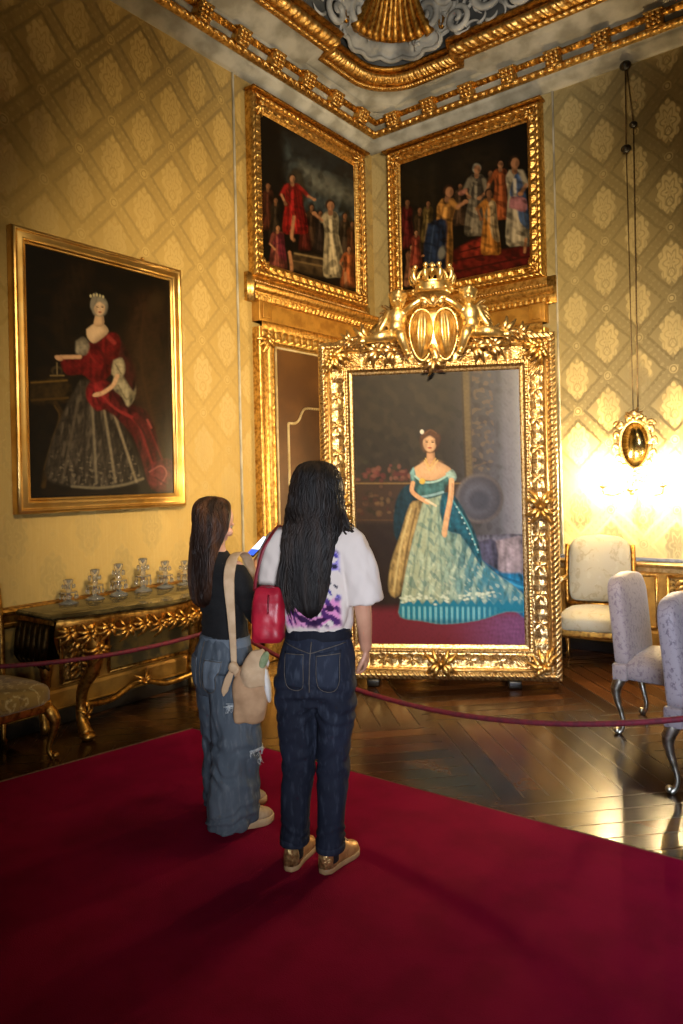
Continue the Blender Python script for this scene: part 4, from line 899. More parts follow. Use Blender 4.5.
for s, z in ((-.03, .725), (-.02, .70), (-.035, .66), (-.05, .62)): G_.append(ctop(s, z))
mb.loft(G_, False, False)
for i in range(13):
    x = -.66 + .11 * i; y = -(.42 + .20 * math.cos(x / CW * PI / 2) ** 1.2) + .02
    acanthus(mb, x, .72 - .02 * (i % 2), -PI / 2 + (i - 6) * .06, .11, 5, y)
    mb.tube([(x - .05, y - .01, .745), (x, y - .03, .695 - .02 * (i % 2)), (x + .05, y - .01, .745)], .013, 6)
mb.build('carved_apron', G_DARK, CT)
END_SHADE = gold('gilding_painted_in_shade', (60, 44, 22), (24, 20, 14), .5)  # shade of the unlit console ends put into the gilding colour
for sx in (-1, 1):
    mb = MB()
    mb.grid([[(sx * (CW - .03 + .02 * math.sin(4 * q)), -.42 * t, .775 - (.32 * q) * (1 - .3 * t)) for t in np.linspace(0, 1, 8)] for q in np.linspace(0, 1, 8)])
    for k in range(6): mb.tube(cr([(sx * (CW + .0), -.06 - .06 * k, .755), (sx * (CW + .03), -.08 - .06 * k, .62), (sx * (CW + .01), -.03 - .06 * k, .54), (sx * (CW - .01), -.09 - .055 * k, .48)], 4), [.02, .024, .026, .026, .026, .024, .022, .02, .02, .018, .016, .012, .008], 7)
    mb.build('end_carving', END_SHADE, CT)
def cleg(x):
    s = 1 if x > 0 else -1; m = MB()
    P = cr([(x, -.40, .76), (x - s * .02, -.47, .64), (x - s * .03, -.44, .46), (x - s * .0, -.36, .32), (x, -.33, .2), (x + s * .01, -.36, .10), (x + s * .015, -.41, .035)], 5)
    m.tube(P, np.interp(np.linspace(0, 6, len(P)), range(7), [.055, .055, .045, .036, .032, .036, .044]), 10)
    m.ell((x + s * .015, -.42, .03), (.05, .055, .03)); acanthus(m, x - s * .02, .60, -PI / 2, .13, 5, -.49); acanthus(m, x, .14, PI / 2, .09, 3, -.36)
    sp = [(x + s * (.05 + .045 * (1 - q) * math.cos(9 * q)), -.40, .60 + .045 * (1 - q) * math.sin(9 * q)) for q in np.linspace(0, 1, 20)]; m.tube(sp, .016, 6)
    return m
for x in (-.52, .44): cleg(x).build('leg', G_DARK, CT)
for x in (-.62, .62): MB().tube(cr([(x, -.08, .72), (x, -.10, .4), (x, -.06, .2), (x, -.08, .0)], 5), [.04] * 6 + [.03] * 5 + [.034] * 5, 8).build('leg', G_DARK, CT)
mb = MB(); mb.tube(cr([(-.50, -.34, .2), (-.25, -.26, .16), (0, -.24, .22), (.22, -.26, .16), (.43, -.34, .2)], 5), .022, 8); acanthus(mb, 0, .22, PI / 2, .1, 5, -.26); mb.build('stretcher', G_DARK, CT)
GL = Mat('clear_crystal', (235, 235, 225), .03, 0, .6); GL.b.inputs['Transmission Weight'].default_value = .85; GL.b.inputs['IOR'].default_value = 1.5
cg = None; ylab = ('nearest the gold chair, leftmost of the row', 'second from the left of the row', 'third from the left of the row', 'fourth from the left of the row', 'second from the right of the row', 'rightmost of the row, by the black sleeve')
for i, (y, s_) in enumerate(((2.70, .72), (2.90, .92), (3.09, 1.0), (3.30, 1.08), (3.50, .9), (3.69, .82))):
    lab = 'clear crystal candlestick on the console, ' + ylab[i]
    if cg is None:
        cg = thing('candlestick', lab, 'candlestick', (WX + .17, y, .823), .3, 'crystal candlesticks along the console')
        m = MB(); m.lathe([(.002, 0), (.05, 0), (.052, .008), (.035, .02), (.014, .03), (.012, .045), (.022, .06), (.012, .075), (.010, .10), (.018, .115), (.010, .13), (.010, .155), (.022, .17), (.026, .20), (.02, .203), (.002, .175)], (0, 0, 0), 14)
        m.build('stem', GL.m, cg)
        m = MB(); m.lathe([(.012, .085), (.042, .092), (.046, .10), (.012, .094)], (0, 0, 0), 14)
        for k in range(9):
            a = 2 * PI * k / 9
            for z, rr in ((.055, .044), (.145, .03)): m.ell((rr * math.cos(a), rr * math.sin(a), z), (.007, .007, .017), None, 6, 5)
            m.tube([(.044 * math.cos(a), .044 * math.sin(a), .07), (.044 * math.cos(a), .044 * math.sin(a), .094)], .002, 4)
        m.build('prism_drops', GL.m, cg)
        c_ = cg
    else: c_ = dup(cg, (WX + .17, y, .823), .3 + i, lab)
    c_.scale = (1.25, 1.25, s_ * 1.1)
# mirrored wall light hanging on cords
SX, SZ = -1.785, 1.80
SN = thing('wall_light', 'small gilded mirror wall light with lit candle bulbs, hanging on long cords', 'wall light', (SX, WY - .03, 0), 0)
MIR = Mat('old_mirror_glass', (128, 112, 72), .2, 1.0)
A = np.linspace(0, 2 * PI, 40, endpoint=False)
mb = MB(); mb.loft([np.stack([.118 * np.cos(A) * (1 + .08 * np.sin(A)), np.full(40, yy), SZ + .05 + .20 * np.sin(A)], 1) for yy in (-.02, -.035)]); mb.build('mirror', MIR.m, SN)
mb = MB(); mb.tube([(.128 * math.cos(a) * (1 + .08 * math.sin(a)), -.04, SZ + .05 + .21 * math.sin(a)) for a in np.linspace(0, 2 * PI, 41)], .018, 8)
for k in range(14):
    a = 2 * PI * k / 14 + .1; x, z = .15 * math.cos(a), SZ + .05 + .235 * math.sin(a); s = 1 if math.cos(a) > 0 else -1
    mb.tube(cr([(x * .9, -.04, z), (x * 1.12, -.055, z + .03), (x * 1.2, -.05, z - .01), (x * 1.05, -.045, z - .025)], 4), [.012, .016, .018, .018, .017, .016, .015, .014, .012, .011, .009, .007, .005], 7)
for sx in (-1, 1): mb.tube([(sx * (.13 + .04 * (1 - q) * math.cos(9 * q)), -.05, SZ + .22 + .04 * (1 - q) * math.sin(9 * q)) for q in np.linspace(0, 1, 22)], .014, 7)
acanthus(mb, 0, SZ + .27, PI / 2, .11, 5, -.03); mb.ell((0, -.06, SZ + .31), (.045, .03, .035)); mb.tube(cr([(-.07, -.05, SZ + .29), (0, -.07, SZ + .33), (.07, -.05, SZ + .29)], 5), .016, 7)
acanthus(mb, 0, SZ - .20, -PI / 2, .13, 5, -.03); mb.ell((0, -.05, SZ - .33), .022)
mb.build('carved_frame', G_FRAME, SN)
BULB = emis('lit_bulb', (255, 222, 164), 5400.0); CAND = two('candle_sleeve', (230, 214, 180), (210, 190, 150), 20, .5)
for (x, y, z) in ((-.245, -.15, 1.50), (0.0, -.21, 1.47), (.245, -.15, 1.50)):
    a_ = MB(); a_.tube(cr([(x * .1, -.05, 1.55), (x * .5, y * .6, 1.43), (x * .95, y * .98, 1.43), (x, y, z - .02)], 6), .011, 8); a_.lathe([(.005, z - .03), (.03, z - .015), (.036, z), (.012, z + .002)], (x, y, 0), 14)
    arm = a_.build('candle_arm', G_FRAME, SN)
    m = MB(); m.lathe([(.0095, z), (.0095, z + .06), (.004, z + .062)], (x, y, 0), 10); m.build('candle', CAND, arm)
    m = MB(); m.lathe([(.004, z + .064), (.013, z + .078), (.015, z + .09), (.010, z + .108), (.002, z + .125)], (x, y, 0), 12); m.build('flame_bulb', BULB, arm)
CORD = two('tan_cord', (120, 98, 60), (86, 68, 40), 60, .7)
mb = MB(); mb.tube([(-.005, -.02, 5.14), (.045, -.03, 4.62)], .006, 6); mb.tube([(-.015, -.02, 5.14), (-.02, -.03, 4.44)], .006, 6); mb.tube([(.045, -.03, 4.6), (.03, -.035, 2.12)], .006, 6); mb.tube([(-.02, -.03, 4.42), (-.01, -.035, 2.12)], .004, 6)
cord = mb.build('hanging_cord', CORD, SN)
for (x, z, r) in ((-.01, 5.14, .05), (.045, 4.61, .035), (-.02, 4.42, .045)):
    MB().ell((x, -.035, z), (r, .03, r * .8)).ell((x, -.05, z), (r * .6, .03, r * .6)).build('cord_tassel', BLACK, cord)
# rope barrier
ROPE = Mat('crimson_rope', (150, 18, 40), .7); q_ = ROPE.noise(40, 2); ROPE.color(ROPE.mix(q_.step(.4, .6), (100, 6, 26), (78, 5, 20)))
BRASS = gold('polished_brass', (200, 160, 80), (170, 126, 56), .25)
STL = []
def stanch(loc, lab):
    if not STL:
        T = thing('stanchion', lab, 'rope post', loc, 0, 'rope barrier posts'); STL.append(T)
        MB().lathe([(.001, 0), (.14, 0), (.14, .012), (.03, .03), (.016, .05), (.016, .001 + .05)], (0, 0, 0), 28).build('base', BRASS, T)
        MB().lathe([(.016, .03), (.016, .70), (.022, .71), (.028, .735), (.018, .76), (.001, .765)], (0, 0, 0), 18).build('post', BRASS, T)
        MB().tube([(.03 * math.cos(a), .03 * math.sin(a), .68) for a in np.linspace(0, 2 * PI, 20)], .007, 6).build('hook_ring', BRASS, T)
        return T
    return dup(STL[0], loc, 0, lab)
PA, PB, PC = np.array([-3.53, 3.32]), np.array([-.33, 3.38]), np.array([-4.10, 1.48])
stanch((*PA, 0), 'brass rope post at the carpet corner, hidden behind the girl in the black top')
stanch((*PB, 0), 'brass rope post beyond the right edge by the carpet'); stanch((*PC, 0), 'brass rope post beyond the left edge near the gold chair')
def rope(name, a, b, za, zb, zmin, lab):
    # parabola through the ends with its lowest point zmin
    ka, kb = math.sqrt(za - zmin), math.sqrt(zb - zmin); tm = ka / (ka + kb); P = []
    for t in np.linspace(0, 1, 60):
        p = a * (1 - t) + b * t; w = t / tm - 1 if t < tm else (t - tm) / (1 - tm); P.append((p[0], p[1], zmin + (za - zmin if t < tm else zb - zmin) * w * w))
    T = thing(name, lab, 'rope', (0, 0, 0)); V0 = MB().tube(P, .0135, 10); V0.build('cord', ROPE.m, T)
    for p, q in ((P[0], P[2]), (P[-1], P[-3])):
        p, q = np.array(p), np.array(q); MB().tube([p, p + (q - p) * .6], .017, 10).build('end_cap', BRASS, T)
dv = lambda p, q: (q - p) / np.linalg.norm(q - p)
rope('barrier_rope', PA + dv(PA, PB) * .035, PB + dv(PB, PA) * .035, .645, .66, .362, 'crimson barrier rope hanging across the parquet before the huge portrait')
rope('barrier_rope', PC + dv(PC, PA) * .035, PA + dv(PA, PC) * .035, .70, .645, .585, 'crimson barrier rope hanging in front of the console table')
# ---------------------------------------------------------------- people
from mathutils.bvhtree import BVHTree
VIEW = math.radians(37.4)
SKIN = two('skin', (198, 148, 118), (186, 134, 106), 9, .5); SKIN_B = Mat
def sring(cx, cy, z, hx, hyf, hyb=None, n=40, e=2.2, tilt=0.0):
    A = np.linspace(0, 2 * PI, n, endpoint=False); c, s = np.cos(A), np.sin(A); hyb = hyf if hyb is None else hyb
    x = np.sign(c) * np.abs(c) ** (2 / e) * hx; y = np.sign(s) * np.abs(s) ** (2 / e) * np.where(s > 0, hyf, hyb)
    return np.stack([cx + x, cy + y, z + tilt * x], 1)
def interp_rings(tab, k=4):
    T = cr(np.array(tab, float), k); return [sring(t[0 + 1], t[2], t[0], t[3], t[4], t[5] if len(t) > 5 else None) for t in T]
def hand(mb, w, d, n, side, curl=.5, spread=.0, sc_=1.0):
    """palm and five fingers: w wrist, d towards the fingers, n the way the palm faces, side +1/-1 the thumb's side along d x n"""
    w = np.array(w, float); d = np.array(d, float); d /= np.linalg.norm(d); n = np.array(n, float); n -= d * (n @ d); n /= np.linalg.norm(n); s = np.cross(d, n)
    M_ = np.stack([s, n, d], 1); eu = Matrix(M_.tolist()).to_euler()
    mb.tube([w - d * .02, w + d * .02, w + d * .055, w + d * .088], np.array([.026, .033, .039, .036]) * sc_, 12, flat=.40, up=n)
    for k, (o, L) in enumerate(((.028, .066), (.0095, .075), (-.0095, .070), (-.027, .056))):
        p = w + d * .082 * sc_ + s * o * side * sc_; P = [p - d * .02]; a = 0; R = [.0088]
        dirs = d * 1.0 + s * side * o * spread * 10
        for j, (f, cu) in enumerate(((.42, .55), (.33, .9), (.25, .7))):
            a += cu * curl; v = dirs * math.cos(a) + n * math.sin(a); v /= np.linalg.norm(v); p = p + v * L * f * sc_; P.append(p); R.append(.0086 - .0009 * (j + 1))
        P.insert(1, w + d * .082 * sc_ + s * o * side * sc_); R.insert(1, .0088); mb.limb(P, np.array(R) * sc_, 8)
    p = w + d * .02 + s * side * .026 * sc_; v1 = d * .62 + s * side * .62 + n * .35; v2 = d * .9 + s * side * .15 + n * .4
    mb.limb([p, p + v1 / np.linalg.norm(v1) * .036, p + v1 / np.linalg.norm(v1) * .036 + v2 / np.linalg.norm(v2) * .045], np.array([.0125, .0105, .0085]) * sc_, 8)
def face(mb, c, fw_, up_, s=1.0):
    c = np.array(c, float); f = np.array(fw_, float); f /= np.linalg.norm(f); u = np.array(up_, float); u -= f * (u @ f); u /= np.linalg.norm(u); r = np.cross(f, u)
    eu = Matrix(np.stack([r, f, u], 1).tolist()).to_euler()
    E_ = lambda x, y, z, rad: mb.ell(c + r * x * s + f * y * s + u * z * s, np.array(rad) * s, tuple(eu), 16, 11)
    E_(0, -.012, .022, (.074, .090, .082)); E_(0, .012, -.035, (.062, .070, .070)); E_(0, .042, -.082, (.036, .034, .028))          # skull, face, chin
    E_(0, .084, -.018, (.010, .013, .022)); E_(0, .091, -.032, (.012, .012, .010))                                               # nose
    E_(0, .075, -.062, (.021, .010, .006)); E_(0, .074, -.070, (.018, .010, .007))                                               # lips
    for k in (-1, 1):
        E_(k * .032, .066, .010, (.022, .012, .008)); E_(k * .044, .058, -.035, (.022, .02, .022)); E_(k * .074, -.008, -.012, (.008, .018, .030))   # brow, cheek, ear
    return lambda x, y, z: c + r * x * s + f * y * s + u * z * s
def hairmesh(tab, n_str, seed, drop=.02, wavy=.006, thick=.0032, arc=(0, 2 * PI)):
    T = cr(np.array(tab, float), 5); mb = MB(); rings = [sring(t[1], t[2], t[0], t[3], t[4], t[5], 44, 2.1) for t in T]
    R = np.array(rings); R[:, :, :] += (rng.random((1, R.shape[1], 1)) - .5) * .004
    mb.loft(R)
    r = np.random.default_rng(seed)
    for _ in range(n_str):
        a = r.uniform(*arc); i0 = int(abs(r.normal(0, 1.2))) + 1; i1 = len(T) - 1 - int(abs(r.normal(0, 3))); ph = r.uniform(0, 6); am = r.uniform(.3, 1) * wavy; P = []; k = max(6, i1 - i0)
        for i in range(i0, max(i0 + 6, i1)):
            i = min(i, len(T) - 1); t = T[i]; aa = a + .10 * math.sin(i * .35 + ph); c, s = math.cos(aa), math.sin(aa); hy = t[4] if s > 0 else t[5]; g = 1.0 + .02 * math.sin(ph * 3 + i * .5)
            P.append((t[1] + np.sign(c) * abs(c) ** (2 / 2.1) * t[3] * g + am * math.sin(i * .8 + ph), t[2] + np.sign(s) * abs(s) ** (2 / 2.1) * hy * g, t[0] - .003 * math.sin(i + ph)))
        m = len(P); th = thick * r.uniform(.6, 1.5); mb.tube(P, [th * (1 if j < m * .6 else max(.15, 1 - (j - m * .6) / (m * .42))) for j in range(m)], 5, flat=.6)
    return mb
def folds(V, F, N, fn, name, mat, parent, cols=None):
    V = V + N * fn(V)[:, None]; o = mesh_obj(name, V, F, mat, parent)
    if cols is not None: set_cols(o.data, cols(V, N))
    return o, V
def draw_on(V, F, pts, off, axis=1, sgn=1, start=-1.0):
    """drop points onto a surface along +-y and lift them by off"""
    b = BVHTree.FromPolygons([Vector(v) for v in V], [tuple(f) for f in F]); out = []
    for p in pts:
        o = Vector(p); d = Vector((0, sgn, 0)); o.y = start * sgn; h = b.ray_cast(o, d)
        out.append(np.array(h[0]) + np.array(h[1]) * off if h[0] is not None else None)
    return out
def shoe(T, x, y, ang, mat, mat2, solemat, L=.245, W=.088, z0=.0, sole=.024):
    c, s = math.cos(ang), math.sin(ang); Mx = Matrix(((c, s, 0, x), (-s, c, 0, y), (0, 0, 1, z0), (0, 0, 0, 1)))
    def out(t): # outline half-width along the foot 0 heel .. 1 toe
        return W / 2 * (.72 + .10 * math.sin(PI * min(1, t * 2.2)) * .3 + .30 * ss(.3, .72, t)) * (1 - max(0, (t - .72) / .28) ** 2.4 * .86) * (1 - max(0, (.14 - t) / .14) ** 2 * .62)
    ts = np.linspace(0, 1, 26)
    P = [(out(t), -.065 + L * t) for t in ts] + [(-out(t), -.065 + L * t) for t in ts[::-1]]
    P = np.array(P); m = MB(); cy = P[:, 1].mean()
    ring = lambda g, z: np.c_[P[:, 0] * g, cy + (P[:, 1] - cy) * (1 + (g - 1) * .4), np.full(len(P), z)]
    m.loft([ring(.97, 0), ring(1.06, .004), ring(1.06, sole - .003), ring(1.0, sole)]); m.xf(Mx); 
    up = MB(); rows = []
    for t in np.linspace(0.01, .99, 24):
        w = out(t) * .99; hgt = (.092 - .004 * t if t < .36 else .088 - .054 * ss(.36, .92, t)) * (1 - max(0, (t - .86) / .14) ** 2 * .7) * (1 - max(0, (.06 - t) / .06) * .25)
        rows.append([(w * math.copysign(abs(math.cos(a)) ** .8, math.cos(a)), -.065 + L * t, sole - .004 + (hgt) * abs(math.sin(a)) ** .75) for a in np.linspace(0, PI, 15)])
    up.loft(rows); up.xf(Mx); o = up.build('shoe', mat, T); m.build('sole', solemat, o)
    hp = MB(); rows = []
    for t in np.linspace(.0, .2, 6):
        w = out(max(t, .012)) * 1.04 + .001; rows.append([(w * math.cos(a), -.068 + L * t, sole + .085 * abs(math.sin(a)) ** .75) for a in np.linspace(0, PI, 13)])
    hp.loft(rows, True, False); hp.xf(Mx); hp.build('heel_patch', mat2, o)
    lc = MB()
    for k in range(4):
        t = .40 + .075 * k; w = out(t) * .5; z = sole + .088 - .054 * ss(.36, .92, t) + .001
        lc.tube([(-w, -.065 + L * t, z - .006), (0, -.065 + L * t, z + .003), (w, -.065 + L * t, z - .006)], .004, 5)
    lc.xf(Mx); lc.build('laces', solemat, o)
def denim(name, a, b, c2):
    m = Mat(name, a, .8, 0, .2); n1 = m.noise(4, 4, stretch=(1, 1, .5)); n2 = m.noise(60, 3, stretch=(1, 1, .25)); w = m.noise(420, 1)
    c = m.mix(n1.step(.35, .7), a, b); c = m.mix(n2.step(.5, .75) * .4, c, c2); m.color(c); m.bump(w * .6 + n2 * .4, .35, .002); return m.m
SHOE_G = gold('gold_leather', (222, 178, 112), (190, 142, 84), .38, 30, (60, .3, .003), .45); SHOE_H = gold('crackled_gold_leather', (232, 196, 130), (150, 108, 60), .3, 60, (90, 1.0, .006), .6)
SOLE = two('gum_sole', (196, 160, 112), (176, 140, 96), 20, .6); STITCH = two('tan_thread', (92, 84, 74), (72, 66, 60), 60, .7)
# ---- the taller girl
T1 = thing('person', 'girl with very long dark hair, white printed t-shirt, dark blue jeans, red shoulder bag', 'person', (-1.927, 2.283, .0145), VIEW - math.radians(12)); T1.scale = (.985,) * 3
HR1 = Mat('dark_brown_hair', (20, 15, 12), .52, 0, .3); q_ = HR1.noise(30, 3, stretch=(1, 1, .08)); HR1.color(HR1.mix(q_.step(.4, .7), (16, 12, 10), (40, 28, 20))); HR1 = HR1.m
b = MB(); hp = face(b, (.045, .02, 1.575), (.05, 1, -.04), (0, 0, 1), .96)
b.limb([(.042, .0, 1.54), (.036, -.012, 1.46), (.034, -.02, 1.38)], [.052, .050, .06])
b.loft(interp_rings([(1.42, .034, -.01, .07, .05, .05), (1.36, .034, -.01, .155, .075, .08), (1.25, .034, 0, .145, .095, .085), (1.10, .036, 0, .118, .085, .08), (1.0, .036, 0, .118, .085, .085), (.86, .028, 0, .150, .10, .11), (.74, .024, 0, .148, .095, .10), (.70, .022, 0, .10, .07, .07)]))
b.limb([(.185, -.01, 1.35), (.226, .0, 1.09), (.222, .075, .905)], [.050, .037, .026]); hand(b, (.222, .075, .905), (-.10, .5, -.85), (-1, -.1, 0), -1, .55)
b.limb([(-.125, -.01, 1.35), (-.165, .04, 1.10), (-.06, .22, 1.06)], [.048, .036, .026]); hand(b, (-.06, .22, 1.06), (.9, .4, .0), (0, -1, -.3), 1, .5)
b.limb([(-.06, .0, .78), (-.062, .01, .45), (-.086, -.0, .07)], [.078, .055, .036]); b.limb([(.10, .0, .78), (.088, .012, .45), (.068, .0, .07)], [.078, .055, .036])
for x in (-.086, .068): b.limb([(x, -.01, .06), (x + .015, .10, .045)], [.034, .024])
V, F, N = blob(b, .0048, 2); T1b = mesh_obj('body', V, F, SKIN, T1)
for k in (-1, 1): MB().ell(hp(k * .031, .066, -.005), .011).build('eye', two('eye_white', (220, 214, 206), (40, 26, 18), 3), T1b)
# t-shirt
TEE = Mat('white_cotton', (232, 222, 214), .85, 0, .2); n_ = TEE.nt.nodes.new('ShaderNodeVertexColor'); n_.layer_name = 'paint'; TEE.color(n_.outputs[0]); TEE.bump(TEE.noise(300, 2), .15, .001)
b = MB(); b.loft(interp_rings([(.975, .036, .0, .128, .092, .092), (1.02, .036, .0, .140, .100, .102), (1.08, .036, .0, .146, .104, .106), (1.18, .034, -.002, .150, .108, .108), (1.28, .032, -.006, .164, .106, .108), (1.35, .032, -.01, .172, .092, .10), (1.395, .034, -.012, .145, .072, .08), (1.43, .036, -.012, .085, .056, .06), (1.452, .037, -.012, .066, .05, .05)]))
def sleeve(b, pts, rad, flat): 
    P = cr(pts, 5); b.tube(P, np.interp(np.linspace(0, len(pts) - 1, len(P)), range(len(pts)), rad), 24, flat=flat, up=(0, 1, 0)); return b
sleeve(b, [(.11, -.012, 1.352), (.175, -.01, 1.335), (.215, -.006, 1.23), (.236, 0, 1.105)], [.07, .080, .080, .078], .92)
sleeve(b, [(-.05, -.012, 1.352), (-.115, -.01, 1.335), (-.148, .0, 1.25), (-.160, .02, 1.16)], [.07, .078, .076, .074], .92)
V, F, N = blob(b, .0062, 5)
def teefold(V):
    low = 1 - ss(1.0, 1.16, V[:, 2]); slv = ss(.15, .2, np.abs(V[:, 0] - .034))
    return .007 * wob(V, (5, 5, 2.2), 3) * (.6 + low) + .003 * wob(V, (10, 10, 5), 8) + .004 * slv * wob(V, (9, 9, 3), 5) + low * .004 * np.sin((V[:, 0]) * 90 + 6 * wob(V, 2, 9))
def teecol(V, N):
    C = np.ones((len(V), 3)) * lin((206, 194, 184)); x, y, z = V[:, 0] - .034, V[:, 1], V[:, 2]; back = (y < -.01) & (N[:, 1] < -.05)
    f1 = wob(np.stack([x, z, 0 * z], 1), 9, 21); f2 = wob(np.stack([x, z, 0 * z], 1), 17, 22)
    reg = ss(1.0, 1.03, z) * (1 - ss(1.31, 1.34, z)) * (1 - ss(.105, .125, np.abs(x)))
    low = reg * (1 - ss(1.12, 1.15, z)); hi = reg * ss(1.10, 1.15, z)
    def mixc(m, c):
        nonlocal C
        m = (np.clip(m, 0, 1) * back)[:, None]; C = C * (1 - m) + lin(c) * m
    mixc(low * ss(-.55, -.35, f1 + .3 * f2), (206, 132, 176)); mixc(low * ss(.15, .3, f2), (74, 36, 92)); mixc(low * ss(.55, .7, f1), (48, 22, 60))
    mixc(hi * ss(.25, .4, f1), (142, 126, 196)); mixc(hi * ss(.45, .6, f2) , (62, 56, 136)); mixc(hi * ss(.75, .9, f1 - f2), (40, 36, 60))
    return C
tee, TV = folds(V, F, N, teefold, 't_shirt', TEE.m, T1, teecol)
# hem of the sleeves and neck rib
mb = MB(); mb.tube([(.036 + .068 * math.cos(a), -.012 + .052 * math.sin(a), 1.452) for a in np.linspace(0, 2 * PI, 30)], .007, 8); mb.build('neck_rib', two('white_rib', (226, 216, 208), (210, 200, 192), 80, .85), tee)
# jeans
J1 = denim('dark_denim', (26, 30, 42), (38, 44, 60), (70, 78, 92))
b = MB(); b.loft(interp_rings([(1.0, .036, 0, .126, .092, .094), (.95, .034, 0, .140, .100, .108), (.88, .028, 0, .158, .108, .132), (.80, .023, 0, .165, .108, .136), (.74, .021, 0, .163, .104, .122), (.69, .021, .0, .140, .09, .10)]))
for cx0, tab in ((0, [(.80, -.062, 0, .092, .100, .118), (.68, -.064, 0, .085, .094, .106), (.46, -.062, .008, .072, .082, .082), (.28, -.076, .004, .063, .072, .076), (.10, -.086, .0, .057, .066, .070)]), (1, [(.80, .106, 0, .088, .100, .118), (.68, .102, 0, .082, .094, .106), (.46, .088, .01, .068, .082, .080), (.28, .077, .004, .061, .070, .074), (.085, .068, .0, .057, .066, .070)])): b.loft(interp_rings(tab))
V, F, N = blob(b, .0062, 4)
def jfold(V):
    z = V[:, 2]; hip = np.exp(-((z - .70) / .09) ** 2); knee = np.exp(-((z - .44) / .10) ** 2); ank = 1 - ss(.10, .26, z)
    return .0035 * wob(V, (4, 4, 3), 31) + hip * .006 * np.sin(z * 95 + 25 * np.abs(V[:, 0] - .02) + 2 * wob(V, 3, 33)) + knee * .004 * np.sin(z * 80 + 3 * wob(V, 4, 34)) + ank * .004 * np.sin(z * 120 + 3 * wob(V, 4, 35))
jn, JV = folds(V, F, N, jfold, 'jeans', J1, T1)
def patch(V, F, quad, nx, ny, off, name, mat, parent, sgn=1, start=-1.0):
    pts = []; q = np.array(quad, float)
    for j in range(ny):
        for i in range(nx):
            u, v = i / (nx - 1), j / (ny - 1); p = (q[0] * (1 - u) + q[1] * u) * (1 - v) + (q[3] * (1 - u) + q[2] * u) * v; 
            pts.append((p[0], 0, p[1]))
    R = draw_on(V, F, pts, off, sgn=sgn, start=start)
    if any(r is None for r in R): return None
    o = grid_obj(name, np.array(R).reshape(ny, nx, 3), mat, parent)
    md = o.modifiers.new('thick', 'SOLIDIFY'); md.thickness = .003; md.offset = 0
    return o
def stitch(V, F, pts, off, r, name, mat, parent, start=-1.0):
    R = [p for p in draw_on(V, F, [(a, 0, b_) for a, b_ in cr(pts, 6)], off, start=start) if p is not None]
    if len(R) > 2: MB().tube(R, r, 5).build(name, mat, parent)
J1P = denim('pocket_denim', (30, 36, 48), (44, 50, 66), (76, 84, 98))
for x0, x1, x2, x3 in ((.052, .148, .140, .060), (-.082, .010, .002, -.074)):
    pk = patch(JV, F, [(x0, .915), (x1, .925 if x0 > 0 else .915), (x2, .775), (x3, .785)], 12, 14, .0035, 'back_pocket', J1P, jn)
    if pk: stitch(JV, F, [(x0 + .003, .906), (x1 - .003, .912)], .006, .0018, 'pocket_stitching', STITCH, pk); stitch(JV, F, [(x0 + .004, .906), (x3 + .005, .788), (x2 - .005, .780), (x1 - .004, .912)], .006, .0014, 'pocket_stitching', STITCH, pk)
stitch(JV, F, [(.034, .96), (.030, .86), (.024, .76)], .002, .0022, 'seat_seam', STITCH, jn)
stitch(JV, F, [(-.09, .945), (.0, .925), (.034, .918), (.08, .93), (.16, .95)], .002, .002, 'yoke_seam', STITCH, jn)
wb = MB(); wb.loft([sring(.036, 0, z, h, .097, .104) for z, h in ((.958, .139), (.962, .143), (.994, .136), (.998, .130))], False, False)
wbo = wb.build('waistband', denim('black_denim', (16, 18, 26), (24, 26, 36), (40, 44, 54)), jn)
for x in (-.08, .034, .12): patch(np.array(wb.verts()), wb.F, [(x - .006, 1.0), (x + .006, 1.0), (x + .006, .955), (x - .006, .955)], 3, 6, .004, 'belt_loop', J1P, wbo)
mb = MB()
for tab in ((-.086, .1), (.068, .085)): mb.loft([sring(tab[0], 0, tab[1] + z, .057 + g, .066 + g, .070 + g, 30) for z, g in ((-.006, .0), (-.004, .004), (.02, .0045), (.024, .001))], False, False)
mb.build('leg_hem', J1P, jn)
SOCK = two('black_sock', (14, 14, 18), (24, 24, 28), 60, .9)
for x in (-.086, .068): MB().loft([sring(x, -.002 - .01 * (z < .08), z, .037, .042, .046, 24) for z in (.04, .08, .12, .16)]).build('sock', SOCK, T1)
shoe(T1, -.086, -.005, math.radians(8), SHOE_G, SHOE_H, SOLE); shoe(T1, .072, -.005, math.radians(24), SHOE_G, SHOE_H, SOLE)
H1 = [(1.690, .045, -.005, .012, .012, .012), (1.678, .045, -.005, .056, .06, .064), (1.648, .045, -.005, .086, .088, .10), (1.60, .045, -.005, .102, .084, .113), (1.54, .044, -.008, .110, .058, .112), (1.48, .042, -.022, .119, .042, .100), (1.42, .040, -.065, .116, .035, .066), (1.36, .028, -.098, .108, .03, .040), (1.28, .022, -.112, .098, .028, .036), (1.20, .022, -.116, .088, .028, .034), (1.14, .026, -.118, .070, .026, .032), (1.09, .032, -.12, .042, .02, .026), (1.06, .036, -.12, .010, .01, .012)]
hb = hairmesh(H1, 420, 5, wavy=.008, arc=(PI * .95, 2.05 * PI))
r = np.random.default_rng(11)
for _ in range(70):  # the lock over the right shoulder and loose ends on the left
    o = r.normal(0, .012, 3); hb.tube(cr([np.array([.12, -.03, 1.56]) + o * .5, np.array([.145, -.035, 1.47]) + o, np.array([.168, -.045, 1.415]) + o, np.array([.182, .0, 1.392 + .0]) + o, np.array([.17, .06, 1.35]) + o], 4), [.004] * 12 + [.003, .0025, .002, .0015, .001], 5)
